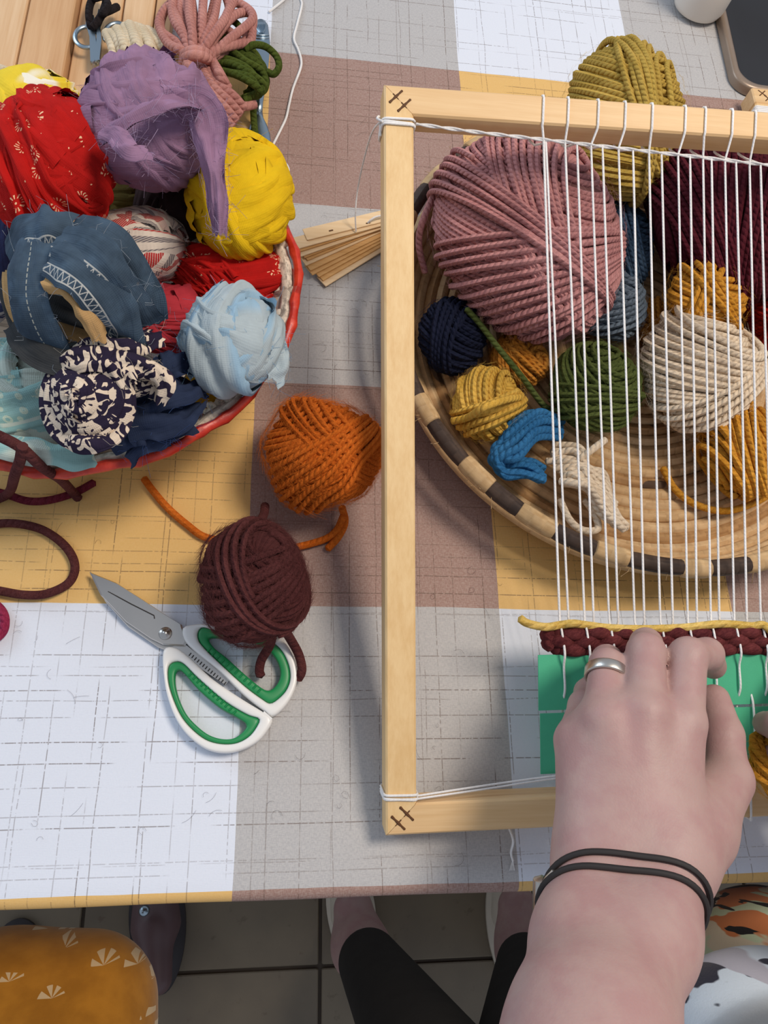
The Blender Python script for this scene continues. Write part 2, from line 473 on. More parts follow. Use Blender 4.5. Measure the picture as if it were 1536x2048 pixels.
CW, CL = 0.1762, 0.1736
def cloth_material():
    t = NT('checked_cloth'); co = t.coord('UV'); u = t.sep(co)
    x = t.math('DIVIDE', u[0], CW); y = t.math('DIVIDE', u[1], CL)
    wob = t.math('MULTIPLY', t.math('SUBTRACT', t.noise(co, 9, 2), 0.5), 0.02)
    xi = t.math('FLOOR', t.math('ADD', x, wob)); yi = t.math('FLOOR', t.math('ADD', y, wob))
    px = t.math('PINGPONG', xi, 1.0); py = t.math('PINGPONG', yi, 1.0)
    px = t.math('GREATER_THAN', px, 0.5); py = t.math('GREATER_THAN', py, 0.5)
    # px=1 for columns -1, 1 (white / ochre), 0 for column 0 (grey / mauve)
    A = t.mix(px, lin(180, 179, 180), lin(222, 228, 240))
    B = t.mix(px, lin(155, 124, 114), lin(226, 184, 114))
    c = t.mix(py, A, B)
    # woven slubs
    slub = t.noise(t.mapping(co, (1500, 420, 1)), 1.0, 2); slub2 = t.noise(t.mapping(co, (420, 1500, 1)), 1.0, 2)
    sl = t.math('ADD', t.math('MULTIPLY', slub, 0.5), t.math('MULTIPLY', slub2, 0.5))
    amp = t.math('ADD', t.math('MULTIPLY', t.math('SUBTRACT', 1.0, px), 0.32), 0.10)
    c = t.mix(t.math('MULTIPLY', t.math('MULTIPLY', t.step(sl, 0.42, 0.62), amp), 0.85), c, t.mix(0.32, c, lin(255, 250, 240)))
    dk = t.math('MULTIPLY', t.step(sl, 0.5, 0.36), amp)
    c = t.mix(t.math('MULTIPLY', dk, 0.7), c, t.mix(0.22, c, lin(60, 50, 45)))
    # printed thread lines, irregular and broken
    def lines(a, b, period, seed, width, keep):
        tt = t.math('ADD', t.math('DIVIDE', a, period), seed)
        tt = t.math('ADD', tt, t.math('MULTIPLY', t.math('SUBTRACT', t.noise(t.comb(t.math('MULTIPLY', b, 14.0), t.math('MULTIPLY', a, 3.0), seed), 1.0, 1), 0.5), 0.12))
        cell = t.math('FLOOR', tt); fr = t.math('FRACT', tt)
        wn = t.n('ShaderNodeTexWhiteNoise', noise_dimensions='1D'); t.put(wn.inputs['W'], cell)
        pos = t.math('ADD', t.math('MULTIPLY', wn.outputs['Value'], 0.6), 0.2)
        wn2 = t.n('ShaderNodeTexWhiteNoise', noise_dimensions='1D'); t.put(wn2.inputs['W'], t.math('ADD', cell, 71.3))
        d = t.math('MULTIPLY', t.math('ABSOLUTE', t.math('SUBTRACT', fr, pos)), period)
        m = t.math('SUBTRACT', 1.0, t.step(d, width * 0.5, width))
        dash = t.step(t.noise(t.comb(t.math('MULTIPLY', b, 420.0), t.math('MULTIPLY', cell, 7.7), seed), 1.0, 2), 0.34, 0.5)
        gap = t.step(t.noise(t.comb(t.math('MULTIPLY', b, 22.0), t.math('MULTIPLY', cell, 3.1), seed + 5), 1.0, 1), 0.38, 0.5)
        stren = t.math('MULTIPLY', t.math('LESS_THAN', wn2.outputs['Value'], keep), t.math('ADD', 0.35, t.math('MULTIPLY', wn2.outputs['Value'], 0.7)))
        return t.math('MULTIPLY', t.math('MULTIPLY', m, t.math('MULTIPLY', dash, gap)), stren)
    m = lines(u[0], u[1], 0.0155, 3.0, 0.00042, 0.85)
    m = t.math('MAXIMUM', m, lines(u[1], u[0], 0.0135, 17.0, 0.00042, 0.9))
    m = t.math('MAXIMUM', m, lines(u[0], u[1], 0.037, 9.0, 0.0004, 0.7))
    m = t.math('MAXIMUM', m, lines(u[1], u[0], 0.031, 29.0, 0.0004, 0.7))
    c = t.mix(t.math('MULTIPLY', m, 0.8), c, lin(92, 70, 56))
    wv = t.math('ADD', t.math('SINE', t.math('MULTIPLY', u[0], 2 * math.pi / 0.0009)), t.math('SINE', t.math('MULTIPLY', u[1], 2 * math.pi / 0.0009)))
    hg = t.math('ADD', t.math('MULTIPLY', wv, 0.1), t.math('MULTIPLY', sl, 1.0))
    t.bump(hg, 0.28, 0.0006)
    return t.fin(c, 0.58, 0, 0.32)
cloth_mat = cloth_material()
def make_cloth():
    # profile across the table: flat top, rounded fold over the near edge, hanging front; thickness closed underneath
    ys, zs, vs_ = [], [], []
    R = 0.006
    for s in np.linspace(0.13, 0, 12): ys.append(-0.0015); zs.append(TZ - R - s); vs_.append(-R * 1.57 - s)
    for a in np.linspace(0, math.pi / 2, 7)[1:]: ys.append(-0.0015 + R * (1 - math.cos(a))); zs.append(TZ - R + R * math.sin(a)); vs_.append(-R * (math.pi / 2 - a))
    for y in np.r_[np.linspace(0.012, 0.75, 90), np.linspace(0.77, 1.12, 14)]: ys.append(y); zs.append(TZ); vs_.append(y - 0.0045)
    ys, zs, vs_ = map(np.array, (ys, zs, vs_))
    xs = np.linspace(TX0 - 0.06, TX1 + 0.06, 150)
    X, Yi = np.meshgrid(xs, np.arange(len(ys)))
    Y = ys[Yi]; Z = zs[Yi].copy(); v = vs_[Yi]
    w = 0.00028 * (np.sin(X * 31 + Y * 17) + np.sin(X * 13 - Y * 41 + 1.3) + np.sin(Y * 67 + X * 7))
    Z = Z + np.where(Yi > 18, w - 0.0008, 0)
    hang = np.clip(-v, 0, 1)
    Y = Y - hang * 0.05 * (0.55 + 0.45 * np.sin(X * 38 + 1.2 * np.sin(X * 9)))
    V = np.stack([X, Y, Z], -1).reshape(-1, 3)
    UV = np.stack([X, v], -1).reshape(-1, 2)
    F = grid_faces(len(ys), len(xs))
    return (V, F[:, ::-1], UV)
cl = build('tablecloth', make_cloth(), cloth_mat)
if True:
    sm = cl.modifiers.new('thickness', 'SOLIDIFY'); sm.thickness = 0.0006; sm.offset = -1
tag(cl, 'checked tablecloth in white, grey, ochre and mauve squares with fine dark threads', 'tablecloth')

# pine boards lying at the far corner
pine = [wood_mat('pine_a', (226, 190, 148), (206, 160, 112), 'Y', 0.8), wood_mat('pine_b', (232, 198, 158), (214, 172, 126), 'Y', 0.9), wood_mat('pine_c', (220, 180, 136), (198, 150, 104), 'Y', 0.7)]
brd = thing('pine_board', 'pale pine plank board lying on the cloth behind the rag basket', 'board', P(150, 60, 0))
edges_px = [-150, -60, 52, 148, 238, 303, 342]
for k in range(len(edges_px) - 1):
    a = P(edges_px[k], 60, 0.012); b = P(edges_px[k + 1], 60, 0.012)
    hh = 0.017 if k < 3 else 0.009
    x0, x1 = a[0] + 0.0008, b[0] - 0.0008
    build('plank', box(((x0 + x1) / 2, 0.745, TZ + 0.0005 + hh / 2), (x1 - x0, 0.52, hh), bev=0.0012), pine[k % 3], brd, False)

# ---------------------------------------------------------------- loom frame
NEAR_H, FAR_H = 0.0215, 0.1693                      # height of the frame's upper face above the table
n0 = P(776, 1672, NEAR_H); f0 = P(768, 168, FAR_H); f1 = P(1536, 223, 0.173)
ex = nrm(f1 - f0); ey = nrm((f0 - n0) - ex * ((f0 - n0) @ ex)); ez = np.cross(ex, ey)
FL = float((f0 - n0) @ ey); FW = 0.40; RW, RT = 0.0185, 0.020
FO = f0 - ey * FL                                  # near outer corner
def FP(x, y, z=0.0): return FO + ex * x + ey * y + ez * z
FR = np.stack([ex, ey, ez], 1)
def on_frame(px, py, z=0.0):
    d = (px - 768) / FPX * CAM_R - (py - 1024) / FPX * CAM_U + CAM_F
    o = FO + ez * z
    return CAM_C + d * (((o - CAM_C) @ ez) / (d @ ez))
rail_mat_v = wood_mat('frame_wood_side', (236, 204, 152), (222, 184, 128), 'Y', 1.0, 0.45)
rail_mat_h = wood_mat('frame_wood_cross', (230, 196, 148), (214, 174, 122), 'X', 1.0, 0.45)
dark_mark = simple('staple_mark', (92, 56, 22), 0.7, var=0.25, scale=300)
def rail(a0, a1, b0, b1, z0, z1):
    """mitred rail: outer edge a0-a1, inner edge b0-b1 in frame plane, with softened long edges"""
    bv = 0.0012
    a0, a1, b0, b1 = map(lambda q: np.array(q, float), (a0, a1, b0, b1))
    def P2(t, e0, e1):   # lerp outer->inner
        return a0 + (b0 - a0) * t if e0 else a1 + (b1 - a1) * t
    prof = [(0, -RT + bv), (0, -bv), (bv / RW, 0), (1 - bv / RW, 0), (1, -bv), (1, -RT + bv), (1 - bv / RW, -RT), (bv / RW, -RT)]
    V = []
    for e in (0, 1):
        for tt, z in prof:
            q = (a0 + (b0 - a0) * tt) if e == 0 else (a1 + (b1 - a1) * tt)
            V.append(FP(q[0], q[1], z))
    F = [[i, (i + 1) % 8, 8 + (i + 1) % 8, 8 + i] for i in range(8)]
    F += [[0, 7, 2, 1], [7, 6, 3, 2], [6, 5, 4, 3]] + [[8, 9, 10, 15], [15, 10, 11, 14], [14, 11, 12, 13]]
    return (np.array(V), np.array(F), None)
loom = thing('loom_frame', 'wooden weaving frame strung with white warp threads, propped over the yarn basket', 'loom', FP(FW / 2, 0.01, -RT))
g = 0.00015
build('rail', rail((0, g), (0, FL - g), (RW, RW + g), (RW, FL - RW - g), 0, 0), rail_mat_v, loom, False)
build('rail', rail((g, FL), (FW - g, FL), (RW + g, FL - RW), (FW - RW - g, FL - RW), 0, 0), rail_mat_h, loom, False)
build('rail', rail((FW - g, 0), (g, 0), (FW - RW - g, RW), (RW + g, RW), 0, 0), rail_mat_h, loom, False)
build('rail', rail((FW, FL - g), (FW, g), (FW - RW, FL - RW - g), (FW - RW, RW + g), 0, 0), rail_mat_v, loom, False)
# corner fasteners driven across the mitres
for (cx, cy, sx, sy) in ((0, FL, 1, -1), (0, 0, 1, 1)):
    for k in (0.40, 0.68):
        c = np.array([cx + sx * RW * k, cy + sy * RW * k])
        d = np.array([0.707, 0.707]) if sy < 0 else np.array([0.707, -0.707])
        gg = []
        for s, w in ((-1, 0.0013), (1, 0.0011)):
            pts = [FP(*(c + d * t), z=0.00005) for t in (0, s * 0.0028, s * 0.0056)]
            gg += tube(pts, [0.0011, 0.0007, w * 0.8], 6, flat=0.35)
        n2 = np.array([d[1], -d[0]])
        gg += tube([FP(*(c - n2 * 0.0012 * 2), z=0.00005), FP(*(c + n2 * 0.0024), z=0.00005)], [0.0005, 0.0003], 6, flat=0.35)
        build('fastener', gg, dark_mark, loom)

cotton = yarn_mat('warp_cotton', (236, 234, 232), (250, 249, 248), 1 / 0.0024, 0.25, 0.0004)
rng = np.random.default_rng(4)
topx = [1087, 1092, 1130, 1154, 1182, 1205, 1237, 1266, 1298, 1323, 1356, 1380, 1406, 1423, 1450, 1472, 1499, 1521]
botx = [1120, 1138, 1170, 1188, 1219, 1237, 1270, 1289, 1321, 1346, 1376, 1394, 1422, 1439, 1469, 1494, 1522, 1545]
raily = {1087: (1087, 190), 1130: (1137, 194), 1182: (1197, 198), 1237: (1251, 202), 1298: (1305, 207), 1356: (1371, 212), 1406: (1411, 216), 1450: (1465, 221), 1499: (1511, 224)}
def cord_y(x): return 246 + (x - 830) * (326 - 246) / (1536 - 830) + 4.0
WR = 0.00078
WZ = -0.0055                                       # warp sheet lies a little under the upper face
def fcoord(p):
    v = p - FO
    return float(v @ ex), float(v @ ey)
for i, (tx, bx) in enumerate(zip(topx, botx)):
    front = i % 2 == 0
    cy_ = cord_y(tx) + (6 if tx == 1092 else 0)
    cpt = on_frame(tx, cy_, WZ)
    bpt = on_frame(bx, 1262, WZ - 0.003)
    if front:
        r0 = on_frame(*raily[tx]); fx, fy = fcoord(r0)
        fx2 = fcoord(on_frame(raily[tx][0] - 2, raily[tx][1] + 55))[0]
        head = [FP(fx, FL + 0.0009, -0.012), FP(fx, FL + 0.0009, -0.001), FP(fx, FL - 0.001, 0.0009), FP(fx2, FL - RW + 0.0008, 0.0009), FP(fx2, FL - RW - 0.0008, -0.0004)]
        tailz = 0.0055
    else:
        fx, fy = fcoord(cpt); fx -= 0.006
        head = [FP(fx, FL + 0.0009, -0.010), FP(fx, FL + 0.0009, -RT), FP(fx, FL, -RT - 0.0009), FP(fx, FL - RW, -RT - 0.0009), FP(fx + 0.0015, FL - RW - 0.006, -RT * 0.75)]
        tailz = -0.0055
    e = nrm(bpt - cpt)
    bx_, by_ = fcoord(bpt)
    # through the weaving (front threads ride over it), over / under the cards, round the near rail
    mid = cpt + (bpt - cpt) * 0.5 + ex * rng.normal() * 0.0002
    tail = [FP(bx_, by_, WZ - 0.003 + tailz * 0.6), FP(bx_ + 0.001, by_ - 0.013, WZ - 0.003 + tailz),
            FP(bx_ + 0.0015, by_ - 0.022, WZ - 0.003 + (0.0022 if front else -0.0022)), FP(bx_ + 0.002, by_ - 0.036, WZ - 0.003 + (0.0022 if front else -0.0022)),
            FP(bx_ + 0.002, by_ - 0.048, WZ - 0.003 + (-0.0022 if front else 0.0022)), FP(bx_ + 0.002, by_ - 0.072, WZ - 0.003 + (-0.0022 if front else 0.0022)),
            FP(bx_ + 0.003, RW + 0.0008, 0.0001 if front else -RT + 0.001), FP(bx_ + 0.003, RW, 0.0009 if front else -RT - 0.0009), FP(bx_ + 0.003, 0, 0.0009 if front else -RT - 0.0009), FP(bx_ + 0.003, -0.0009, -0.001 if front else -RT), FP(bx_ + 0.003, -0.0009, -0.011)]
    path = np.vstack([resample(np.array(head), 14), resample(np.array([cpt, mid, bpt - e * 0.006]), 40), catmull(tail, 6)])
    build('warp_thread', tube(path, WR, 6), cotton, loom)
# twined spacing cords near the far rail and near the close rail
def twine(pts, amp, turns, r, n=240):
    p = resample(catmull(pts, 12), n); t = np.linspace(0, 2 * math.pi * turns, n)
    T = nrm(np.gradient(p, axis=0)); N = np.tile(ez, (n, 1)); B = np.cross(T, N)
    gg = []
    for ph in (0, math.pi):
        gg += tube(p + amp * (np.cos(t + ph)[:, None] * N + np.sin(t + ph)[:, None] * B), r, 6)
    return gg
k0 = on_frame(832, 248, -0.001)
cp = [k0] + [on_frame(x, cord_y(x), WZ) for x in (950, 1087, 1250, 1400, 1536, 1600)]
build('spacing_cord', twine(cp, 0.0006, 9, 0.00066), cotton, loom)
k1 = on_frame(833, 1592, -0.001)
build('spacing_cord', tube(catmull([k1, on_frame(970, 1571, WZ), on_frame(1110, 1552, WZ), on_frame(1250, 1540, WZ), on_frame(1560, 1540, WZ)], 8), 0.0007, 6)
      + tube(catmull([on_frame(833, 1598, 0), on_frame(970, 1578, WZ), on_frame(1110, 1557, WZ), on_frame(1250, 1546, WZ), on_frame(1560, 1545, WZ)], 8), 0.0007, 6), cotton, loom)
def rail_wrap(y0, n, seed):
    gg = []; r_ = np.random.default_rng(seed)
    for k in range(n):
        y = y0 - k * 0.0017; s = r_.normal(scale=0.0006, size=2); e = 0.0008
        ring = [FP(-e, y + s[0], -0.001), FP(0.0008, y + s[0], e), FP(RW - 0.0008, y + s[1], e), FP(RW + e, y + s[1], -0.001), FP(RW + e, y, -RT), FP(RW - 0.001, y, -RT - e), FP(0.001, y, -RT - e), FP(-e, y, -RT)]
        gg += tube(resample(np.array(ring), 40, True), 0.0008, 6, closed=True)
    return gg
yk = fcoord(on_frame(800, 240))[1]; yn = fcoord(on_frame(800, 1590))[1]
build('cord_knot', rail_wrap(yk, 3, 1) + tube(catmull([FP(-0.001, yk - 0.002, 0.0005), FP(-0.004, yk + 0.001, -0.002), FP(-0.002, yk + 0.004, -0.006), FP(-0.001, yk - 0.006, -0.009)], 6), 0.0008, 6), cotton, loom)
build('cord_knot', rail_wrap(yn, 3, 2), cotton, loom)
thread_t = tube(catmull([FP(-0.002, yk - 0.001, -0.001), P(746, 262, 0.135), P(733, 300, 0.10), P(717, 370, 0.05), P(711, 425, 0.03), P(712, 463, 0.0165)], 10), 0.0006, 6)
build('thread_tail', thread_t, cotton, loom)
tg = tube(catmull([FP(fcoord(on_frame(1026, 1655))[0], -0.001, -0.012), P(1026, 1680, 0.012), P(1022, 1705, 0.003), P(1026, 1722, 0.0012)], 8), 0.0008, 6)
for a in (-5, -2, 1, 4): tg += tube([P(1026, 1720, 0.0012), P(1025 + a * 0.6, 1731, 0.001), P(1025 + a, 1741, 0.001)], 0.0003, 4)
build('thread_tail', tg, cotton, loom)

# spacer cards slipped between the warp threads
card_mat = simple('green_card', (72, 180, 138), 0.6, var=0.05, scale=200, bump=0.1)
def card(px0, y0, y1, label, z):
    a = fcoord(on_frame(px0, y0, z)); b = fcoord(on_frame(px0, y1, z))
    w = 0.245; h = a[1] - b[1]; c = FP(a[0] + w / 2, (a[1] + b[1]) / 2, z)
    o = build('spacer_card', box(c, (w, h, 0.0008), FR), card_mat, None, False)
    return tag(o, label, 'card', 'green spacer cards in the warp')
card(1076, 1310, 1421, 'green cardboard strip in the warp, touching the maroon weaving', WZ - 0.003)
card(1080, 1427, 1548, 'green cardboard strip in the warp, nearer the loom front rail', WZ - 0.003)

# woven rows and the yellow weft
maroon_y = yarn_mat('maroon_wool_weft', (72, 30, 36), (112, 56, 56), 1 / 0.007, 0.6, 0.0014)
def weft_row(y_px, x0, x1, r, flip, sag=0.0, amp=0.0018, z=WZ - 0.003):
    a = fcoord(on_frame(x0, y_px, z)); b = fcoord(on_frame(x1, y_px, z))
    xs = np.linspace(a[0], b[0], 150)
    wx = [fcoord(on_frame(q, 1280, z))[0] for q in botx[::2]]
    step = np.mean(np.diff(wx)); ph = (xs - wx[0]) / step * 2 * math.pi
    zz = z - np.cos(ph) * amp * flip
    return np.array([FP(x, a[1] + (b[1] - a[1]) * i / 149 + 0.0006 * math.sin(x * 140), q) for i, (x, q) in enumerate(zip(xs, zz))])
wv = thing('woven_band', 'dark maroon woven rows across the warp above the green cards', 'weaving', FP(0.2, fcoord(on_frame(1300, 1285))[1], WZ))
for yp, x0, fl_, rr in ((1266, 1108, 1, 0.0042), (1282, 1106, -1, 0.0044), (1298, 1110, 1, 0.0042)):
    build('weft_row', tube(weft_row(yp, x0, 1640, rr, fl_), rr, 9), maroon_y, wv)
build('weft_turn', tube(catmull([FP(*fcoord(on_frame(1112, 1266)), WZ - 0.003), FP(*fcoord(on_frame(1100, 1273)), WZ - 0.003), FP(*fcoord(on_frame(1110, 1282)), WZ - 0.003)], 6), 0.0040, 9)
      + tube(catmull([FP(*fcoord(on_frame(1112, 1284)), WZ - 0.003), FP(*fcoord(on_frame(1102, 1290)), WZ - 0.003), FP(*fcoord(on_frame(1112, 1298)), WZ - 0.003)], 6), 0.0038, 9), maroon_y, wv)
yel_y = yarn_mat('yellow_wool', (206, 166, 74), (232, 202, 124), 1 / 0.009)
yw = [on_frame(1040, 1237, 0.001), on_frame(1056, 1247, 0.001), on_frame(1090, 1254, -0.002), on_frame(1120, 1250, -0.007), on_frame(1146, 1247, -0.004), on_frame(1170, 1250, -0.008), on_frame(1220, 1256, -0.007),
      on_frame(1290, 1258, -0.006), on_frame(1370, 1255, -0.007), on_frame(1440, 1248, -0.006), on_frame(1500, 1252, -0.007), on_frame(1536, 1256, -0.004), on_frame(1580, 1330, 0.004), on_frame(1590, 1420, 0.01), on_frame(1560, 1470, 0.012)]
o = build('weft_yarn', tube(catmull(yw, 12), 0.0026, 9), yel_y)
tag(o, 'loose yellow wool strand threaded through the warp above the maroon rows', 'yarn')
# ---------------------------------------------------------------- baskets
def ring_path(c, r, h, n=96, wob=0.0, seed=0, scallop=0.0, ns=14, rise=0.0):
    t = np.linspace(0, 2 * np.pi, n, endpoint=False); rg = np.random.default_rng(seed)
    ph = rg.uniform(0, 6.28, 4)
    rr = r + wob * (np.sin(3 * t + ph[0]) + 0.6 * np.sin(7 * t + ph[1])) + scallop * np.abs(np.sin(ns * t / 2 + ph[3]))
    z = h + wob * 0.6 * np.sin(4 * t + ph[2]) + rise * np.sin(ns * t + ph[3])
    return np.stack([c[0] + rr * np.cos(t), c[1] + rr * np.sin(t), TZ + z], 1)

# right: coiled grass basket, dark and pale bound rim
RBC = np.array([0.3007, 0.3979]); RBR = 0.2025; RBH = 0.048
def coil_mat(name, rgb, rgb2, dark=None):
    t = NT(name); u = t.sep(t.coord('UV'))
    st = t.math('FRACT', t.math('ADD', t.math('DIVIDE', u[0], 0.0095), t.math('MULTIPLY', u[1], 0.5)))
    n1 = t.noise(t.coord(), 90, 4); n2 = t.noise(t.comb(t.math('MULTIPLY', t.math('FLOOR', t.math('DIVIDE', u[0], 0.0095)), 3.7), t.math('MULTIPLY', u[1], 12.0), 0.0), 1.0, 2)
    c = t.mix(t.step(t.math('ADD', t.math('MULTIPLY', n1, 0.5), t.math('MULTIPLY', n2, 0.5)), 0.3, 0.7), lin(*rgb2), lin(*rgb))
    if dark:
        blk = t.step(t.noise(t.coord(), 26, 1), 0.66, 0.68)
        c = t.mix(t.math('MULTIPLY', blk, 0.85), c, lin(*dark))
    hg = t.math('ABSOLUTE', t.math('SUBTRACT', st, 0.5))
    t.bump(t.math('ADD', t.math('MULTIPLY', t.math('POWER', t.math('MULTIPLY', hg, 2.0), 4.0), -1.0), t.math('MULTIPLY', n2, 0.3)), 0.55, 0.001)
    return t.fin(c, 0.6, 0, 0.3)
grass = [coil_mat('coil_grass_a', (216, 182, 136), (182, 146, 102)), coil_mat('coil_grass_b', (222, 190, 146), (190, 154, 110)), coil_mat('coil_grass_dark', (194, 154, 106), (150, 112, 72), (62, 50, 46))]
rim_pale = coil_mat('rim_pale', (214, 184, 140), (176, 142, 98)); rim_dark = coil_mat('rim_dark', (84, 68, 58), (52, 42, 38))
rb = thing('yarn_basket', 'wide coiled grass basket with a dark and pale bound rim, holding wool balls', 'basket', (RBC[0], RBC[1], TZ))
CR = 0.0052
coils = []
r = 0.006
while r < 0.170:
    coils.append((r, 0.0062)); r += 0.0090
ang = np.linspace(0.15, 1.25, 5)
rr_, hh_ = coils[-1]
for a in ang[:-1]:
    rr_ += 0.0088 * math.cos(a); hh_ += 0.0092 * math.sin(a); coils.append((min(rr_, RBR - 0.003), hh_))
for k, (r, h) in enumerate(coils):
    build('coil', tube(ring_path(RBC, r, h, max(24, int(r * 620)), 0.0004, k), CR, 8, closed=True), grass[2] if k % 5 == 3 else grass[k % 2], rb)
nseg = 46; tt = np.linspace(0, 2 * np.pi, nseg + 1)
rg = np.random.default_rng(11)
tt[1:-1:2] -= 0.018; tt[1:-1] += rg.uniform(-0.02, 0.02, nseg - 1)
for k in range(nseg):
    a = np.linspace(tt[k], tt[k + 1], 7); dark = k % 2
    rad = 0.0056 + (0.0008 if not dark else 0) + rg.uniform(0, 0.0004)
    pth = np.stack([RBC[0] + RBR * np.cos(a), RBC[1] + RBR * np.sin(a), np.full(7, TZ + RBH + rg.normal() * 0.0005)], 1)
    build('rim_binding', tube(pth, np.r_[rad * 0.93, [rad] * 5, rad * 0.93], 10), rim_dark if dark else rim_pale, rb)
# loose fibre ends sticking out of the rim
gg = []
for k in range(60):
    a = rg.uniform(0, 6.28); o_ = np.array([math.cos(a), math.sin(a), 0]); c0 = np.array([RBC[0], RBC[1], TZ + RBH]) + o_ * (RBR + 0.0045)
    d = nrm(o_ + rg.normal(size=3) * 0.5)
    gg += tube([c0, c0 + d * 0.004, c0 + d * 0.008 + rg.normal(size=3) * 0.0015], 0.00022, 4)
o = build('loose_fibres', gg, rim_pale, rb); tag(o, kind='stuff')

# left: rolled paper basket with red rim
LBC = np.array([-0.1142, 0.3817]); LBR = 0.1421; LBH = 0.075
paper_t = NT('paper_coil')
def paper_mat():
    t = paper_t; u = t.sep(t.coord('UV'))
    n1 = t.noise(t.comb(t.math('MULTIPLY', u[0], 160.0), t.math('MULTIPLY', u[1], 6.0), 0.0), 1.0, 4, 0.65)
    c = t.mix(t.step(n1, 0.32, 0.6), lin(150, 140, 128), lin(232, 220, 202))
    t.bump(n1, 0.5, 0.001)
    return t.fin(c, 0.7, 0, 0.3)
paper = paper_mat()
def red_rim():
    t = NT('red_rim'); u = t.sep(t.coord('UV'))
    st = t.math('FRACT', t.math('DIVIDE', u[0], 0.012)); n1 = t.noise(t.coord(), 120, 3)
    c = t.mix(t.step(n1, 0.3, 0.7), lin(186, 40, 26), lin(216, 66, 44))
    t.bump(t.math('ADD', st, n1), 0.5, 0.001)
    return t.fin(c, 0.38, 0, 0.5)
lb = thing('rag_basket', 'round rolled-paper basket with a red rim, heaped with rag balls', 'basket', (LBC[0], LBC[1], TZ))
t0 = np.linspace(0, 2 * np.pi, 64, endpoint=False)
prof = [(0.001, 0.002), (0.05, 0.002), (0.096, 0.002), (0.1, 0.004), (0.1, 0.007), (0.05, 0.007), (0.001, 0.007)]
build('base', lathe(prof, (LBC[0], LBC[1], TZ), 64), paper, lb)
for k in range(9):
    f = k / 8; r = 0.099 + (LBR - 0.006 - 0.099) * f ** 0.85; h = 0.008 + (LBH - 0.013) * f
    build('coil', tube(ring_path(LBC, r, h, 90, 0.0008, 40 + k, 0, 26, 0.0018), 0.0046, 8, closed=True), paper, lb)
for k in range(44):
    a = 2 * np.pi * k / 44; s = np.linspace(0, 1, 9)
    rr = 0.0955 + (LBR - 0.0055 - 0.0955) * s ** 0.85 + 0.0042 * np.cos(s * 8 * np.pi + (k % 2) * np.pi)
    pth = np.stack([LBC[0] + rr * np.cos(a), LBC[1] + rr * np.sin(a), TZ + 0.008 + (LBH - 0.010) * s], 1)
    build('stake', tube(pth, 0.0028, 6), paper, lb)
rp = ring_path(LBC, LBR - 0.0010, LBH, 150, 0.0006, 3, 0.0022, 15, 0.0008)
tq = np.linspace(0, 2 * np.pi, 150, endpoint=False)
build('rim', tube(rp, 0.0030 + 0.0012 * np.sin(22 * tq) ** 8, 9, closed=True), red_rim(), lb)

# ---------------------------------------------------------------- wool balls
def ball_frame(px, py, rx, ry, h, vert=1.0, tilt=0.0):
    c = P(px, py, h); d = depth_of(c)
    ax, ay = rx * d / FPX, ry * d / FPX
    A = nrm(CAM_R - np.array([0, 0, CAM_R[2]]));            # sideways, level
    Z = np.array([0, 0, 1.0]); Y = np.cross(Z, A)
    ct, st = math.cos(tilt), math.sin(tilt)
    A, Y = A * ct + Y * st, -A * st + Y * ct
    az = vert * min(ax, ay)
    # the seen upright half-size mixes depth and height of the ellipsoid
    view = nrm(CAM_C - c); sv = abs(view[2])
    ayy = math.sqrt(max((ay ** 2 - (az ** 2) * (1 - sv ** 2)) / sv ** 2, (0.7 * ay) ** 2))
    return c, np.array([ax, ayy, az]), np.stack([A, Y, Z], 1)

def lump_k(p, amt, seed):
    if not amt: return np.ones((len(p), 1))
    rg = np.random.default_rng(seed + 900); w = rg.normal(size=(5, 3)) * 2.6; f = rg.uniform(0, 6.28, 5)
    return 1 + amt * np.sin(p @ w.T + f).sum(1, keepdims=True) / 2.2

def wind(c, rad, B, axis, d0, d1, turns, yr, layer, seed, segs=40, prec=0.0, sides=6, arc=None, lump=0.0, lseed=0):
    rg = np.random.default_rng(seed)
    n = max(int(turns * segs), 30); t = np.linspace(0, turns * 2 * np.pi, n)
    ax_w = cam_vec(axis); nl = B.T @ ax_w
    nl = nrm(nl)
    a = np.array([0, 0, 1.0]) if abs(nl[2]) < 0.8 else np.array([1.0, 0, 0])
    e1 = nrm(np.cross(nl, a)); e2 = np.cross(nl, e1)
    f = t / t[-1]
    d = d0 + (d1 - d0) * f + smooth_noise(n, rg, turns * 3) * (yr / rad.mean()) * 0.35
    d = np.clip(d, -0.985, 0.985)
    # slow precession of the winding axis
    pa = prec * (f - 0.5)
    nn = nl[None] * np.cos(pa)[:, None] + e1[None] * np.sin(pa)[:, None]
    e1n = e1[None] * np.cos(pa)[:, None] - nl[None] * np.sin(pa)[:, None]
    rho = np.sqrt(1 - d ** 2)
    p = nn * d[:, None] + rho[:, None] * (np.cos(t)[:, None] * e1n + np.sin(t)[:, None] * e2[None])
    lift = layer + smooth_noise(n, rg, turns * 5) * yr * 0.30
    pl = p * (rad[None] * lump_k(p, lump, lseed) + lift[:, None])
    N = nrm((p / rad[None]) @ B.T)
    if arc is not None:
        m = (t >= arc[0]) & (t <= arc[1]); pl, N = pl[m], N[m]
    W = c + pl @ B.T
    return tube(W, yr * (1 + 0.06 * smooth_noise(len(W), rg, turns * 9)), sides, normal=N, caps=True)

